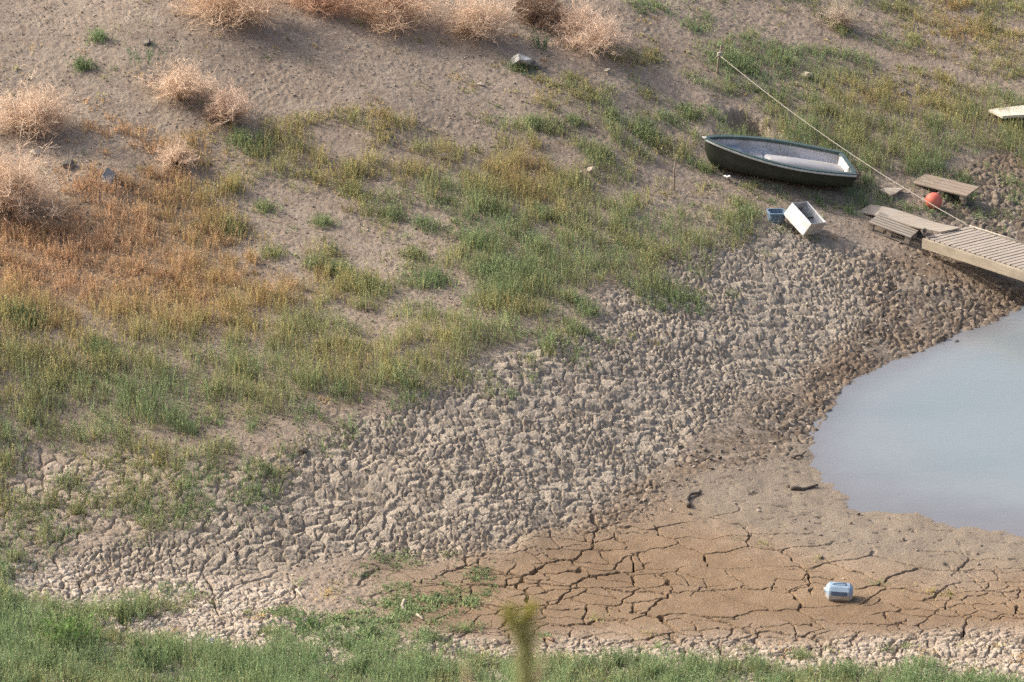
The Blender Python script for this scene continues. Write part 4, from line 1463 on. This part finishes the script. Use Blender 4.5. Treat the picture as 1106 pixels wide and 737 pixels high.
def canister():
    c = place(906, 647)
    root = empty("canister", (c.x, c.y, ground_z(c.x, c.y) + .005), "pale blue plastic canister lying on the cracked mud flat", "canister")
    t = NT("canister_plastic")
    v = t.obj()
    n = t.noise(6, 4, .6, v)
    t.color(t.mix(t.ramp(n, .35, .65), (.21, .29, .38), (.29, .36, .44)))
    t.b.inputs["Roughness"].default_value = .45
    t.bump(t.noise(30, 3, .6, v), .15, .003)
    lower = mat_noise("canister_dusty", (.40, .40, .39), (.52, .51, .49), 8, .7, .2, .003, c2=(.40, .34, .27))
    panel = mat_noise("canister_blue_panel", (.065, .095, .15), (.10, .135, .20), 10, .5, .2, .003)
    L = .40
    prof = [(-.105, 0.0), (.105, 0.0), (.15, .05), (.165, .11), (.15, .17), (.10, .22), (-.10, .22), (-.15, .17), (-.165, .11), (-.15, .05)]
    def sect(x, s):
        return [(x, a * s, .11 + (b - .11) * s) for a, b in prof]
    bm = bmesh.new()
    vr = bm_loft(bm, [sect(-L / 2, .62), sect(-L / 2 + .05, .97), sect(-L / 2 + .07, 1), sect(L / 2 - .07, 1), sect(L / 2 - .05, .97), sect(L / 2, .62)], True)
    bm.faces.new(vr[0]); bm.faces.new(vr[-1])
    body = bm_obj("body", bm, t.m, root)
    body.data.materials.append(lower)
    for p in body.data.polygons:
        if p.center.z < .095: p.material_index = 1
    # recessed darker label panel on the near upper flank, cap at the left end
    bm = bmesh.new()
    y0, z0, y1, z1 = -.1525, .168, -.1665, .112
    dxx = L / 2 - .085
    q = [(-dxx, y0 - .004, z0), (dxx, y0 - .004, z0), (dxx, y1 - .004, z1), (-dxx, y1 - .004, z1)]
    f = [bm.verts.new(p) for p in q] + [bm.verts.new((p[0], p[1] + .003, p[2])) for p in q]
    bm.faces.new(f[:4])
    for k in range(4): bm.faces.new((f[k], f[(k + 1) % 4], f[4 + (k + 1) % 4], f[4 + k]))
    bm_obj("side_panel", bm, panel, root)
    bm = bmesh.new()
    bm_tube(bm, [(-L / 2 - .03, -.02, .13), (-L / 2 + .005, -.02, .13)], .035, 14)
    bm_obj("cap", bm, M_WHITE, root)
    bm = bmesh.new()
    bm_tube(bm, [(-.10, 0, .215), (-.085, 0, .245), (0, 0, .252), (.085, 0, .245), (.10, 0, .215)], .014, 8)
    bm_obj("handle", bm, t.m, root, True)
    root.rotation_euler = (.0, .04, math.radians(-6))
canister()

# ------------------------------------------------------------------ sticks and scraps
def stick(pixels, rad, label, m, name="stick", cat="stick", lift=.03):
    P = []
    for (a, b) in pixels:
        p = place(a, b)
        P.append(Vector((p.x, p.y, ground_z(p.x, p.y) + lift)))
    o = P[0].copy()
    # densify
    Q = []
    for i in range(len(P) - 1):
        for k in range(4):
            t = k / 4
            Q.append(P[i].lerp(P[i + 1], t) + Vector((0, 0, .01 * math.sin(i * 4 + k))))
    Q.append(P[-1])
    zs = [q.z for q in Q]
    for i, q in enumerate(Q):
        q.z = max(zs[max(0, i - 1):i + 2]) * .6 + q.z * .4
    bm = bmesh.new()
    n = len(Q)
    bm_tube(bm, [q - o for q in Q], [rad * (1.1 - .5 * i / (n - 1)) for i in range(n)], 8)
    ob = bm_obj(name, bm, m, None, True)
    ob.location = o
    return tag(ob, label, cat)
M_DRIFT = mat_noise("driftwood", (.075, .06, .048), (.17, .14, .11), 9, .9, .4, .005, (3, 3, 1))
M_PALEDRIFT = mat_noise("pale_driftwood", (.34, .28, .21), (.50, .43, .34), 9, .9, .4, .005)
stick([(854, 529), (866, 529.5), (883, 526.5)], .035, "straight dark stick lying on smooth mud near the water", M_DRIFT)
stick([(744, 549), (741, 543), (745, 537), (757, 533)], .038, "curved dark branch at the edge of the clod field", M_DRIFT, "branch", "branch")
stick([(857, 496), (864, 494), (871, 490)], .02, "short dark twig poking into the water's edge", M_DRIFT, "twig", "twig")
stick([(440, 661), (434, 657), (437, 650)], .035, "bent pale branch in low green weeds on the mud", M_PALEDRIFT, "branch", "branch")
stick([(450, 666), (457, 671)], .02, "thin pale stick just right of the bent pale branch", M_PALEDRIFT)
stick([(598, 694), (588, 688), (579, 684)], .02, "thin reddish branch behind the blurred tall stem", mat_noise("reddish_branch", (.17, .11, .08), (.27, .18, .13), 9, .9, .4, .005), "branch", "branch")
stick([(320, 639), (327, 646)], .02, "short pale stick on cracked mud at the left", M_PALEDRIFT)
def scrap(px, py, w, h, label):
    c = place(px, py)
    bm = bmesh.new()
    rows = []
    for i in range(6):
        rows.append([(w * (i / 5 - .5) + .01 * math.sin(j * 2 + i), h * (j / 4 - .5), .05 + .05 * mnoise.noise(Vector((i * .8 + px, j * .9, 0)))) for j in range(5)])
    top = rows
    bm_loft(bm, top)
    bm_loft(bm, [[(x, y, z - .006) for (x, y, z) in r] for r in rows])
    ob = bm_obj("paper_scrap", bm, M_WHITE)
    ob.location = (c.x, c.y, ground_z(c.x, c.y) + .02)
    tag(ob, label, "litter")
scrap(785, 194, .12, .10, "small white scrap on bare soil in front of the boat's bow")
sc_ = scrap(226, 694, .10, .22, "white scrap caught in the near bank grass")
scrap(1030, 122, .10, .10, "tiny pale scrap in the grass left of the bleached board") if False else None

# ------------------------------------------------------------------ tall weed close to the camera, out of focus
def near_weed():
    d = 8.2
    def at_depth(px, py, dist=d):
        q = FWD + (px - 553.0) / FPX * RGT - (py - 368.5) / FPX * UPV
        return Vector(EYE + q * dist)
    top = at_depth(561, 655)
    gz0 = float(height(np.array([top.x]), np.array([top.y]), False)[0])
    base = Vector((top.x + .004, top.y + .01, gz0))
    H = top.z - base.z
    print("near weed height", H)
    root = empty("tall_weed", base, "blurred tall yellow green weed rising close to the camera", "weed")
    r = np.random.default_rng(5)
    bm = bmesh.new()
    bm_tube(bm, [(0, 0, -.05), (.004, 0, H * .5), (-.003, 0, H * .97)], [.006, .005, .003], 8)
    bm_obj("stem", bm, mat_noise("weed_stem", (.20, .21, .09), (.30, .29, .13), 20, .7, 0), root, True)
    n = 950
    z = H * (.985 - .62 * r.uniform(0, 1, n) ** 1.15)
    az = r.uniform(0, 2 * np.pi, n)
    wob = .012 * np.sin(z * 9) + .006 * np.sin(z * 31)
    base_p = np.c_[r.normal(0, .004, n) + wob * (z < H - .05), r.normal(0, .004, n), z - .04]
    lean = np.full(n, .55)
    hh = r.uniform(.04, .085, n)
    tint = np.where(r.uniform(0, 1, (n, 1)) < .55, np.array([[.40, .39, .17]]), np.array([[.26, .28, .14]])) * r.normal(1, .2, (n, 1))
    V, F, C = blades(base_p, hh, az, lean, np.full(n, .004), np.clip(tint, .02, .6), 2, .014, 9)
    link("foliage", np_mesh("foliage", V, F, {"tint": np.clip(C, .02, .6)}, False), M_LEAF, root)
    # the two flower tufts of the forked top
    for sx, dz, tc in ((-.032, .0, (.32, .31, .07)), (.020, .006, (.34, .32, .08))):
        m = 70
        a2 = (math.pi if sx < 0 else 0) + r.normal(0, 1.0, m)
        bp = np.c_[sx * .55 + r.normal(0, .006, m), r.normal(0, .006, m), np.full(m, H - .04 + dz) + r.normal(0, .008, m)]
        V, F, C = blades(bp, r.uniform(.018, .045, m), a2, np.full(m, .5), np.full(m, .004), np.array(tc)[None] * r.normal(1, .15, (m, 1)), 2, .01, 12)
        link("flower_tuft", np_mesh("flower_tuft", V, F, {"tint": np.clip(C, .02, .6)}, False), M_LEAF, root)
    for (pa, pb, pc, lb) in (((512, 760), (506, 738), (503, 716), "blurred straw coloured grass blade left of the tall weed"),
                             ((578, 760), (581, 735), (588, 704), "blurred straw coloured grass blade right of the tall weed")):
        A, B, Cc = at_depth(*pa, 8.0), at_depth(*pb, 8.0), at_depth(*pc, 8.0)
        g = float(height(np.array([A.x]), np.array([A.y]), False)[0])
        o = Vector((A.x, A.y, g))
        bm = bmesh.new()
        bm_tube(bm, [Vector((0, 0, -.03)), (A - o) * .5, A - o, B - o, Cc - o], [.006, .006, .006, .005, .0025], 6)
        ob = bm_obj("straw_blade", bm, mat_noise("straw", (.42, .31, .17), (.52, .40, .24), 20, .8, 0), None, True)
        ob.location = o
        tag(ob, lb, "grass blade")
near_weed()
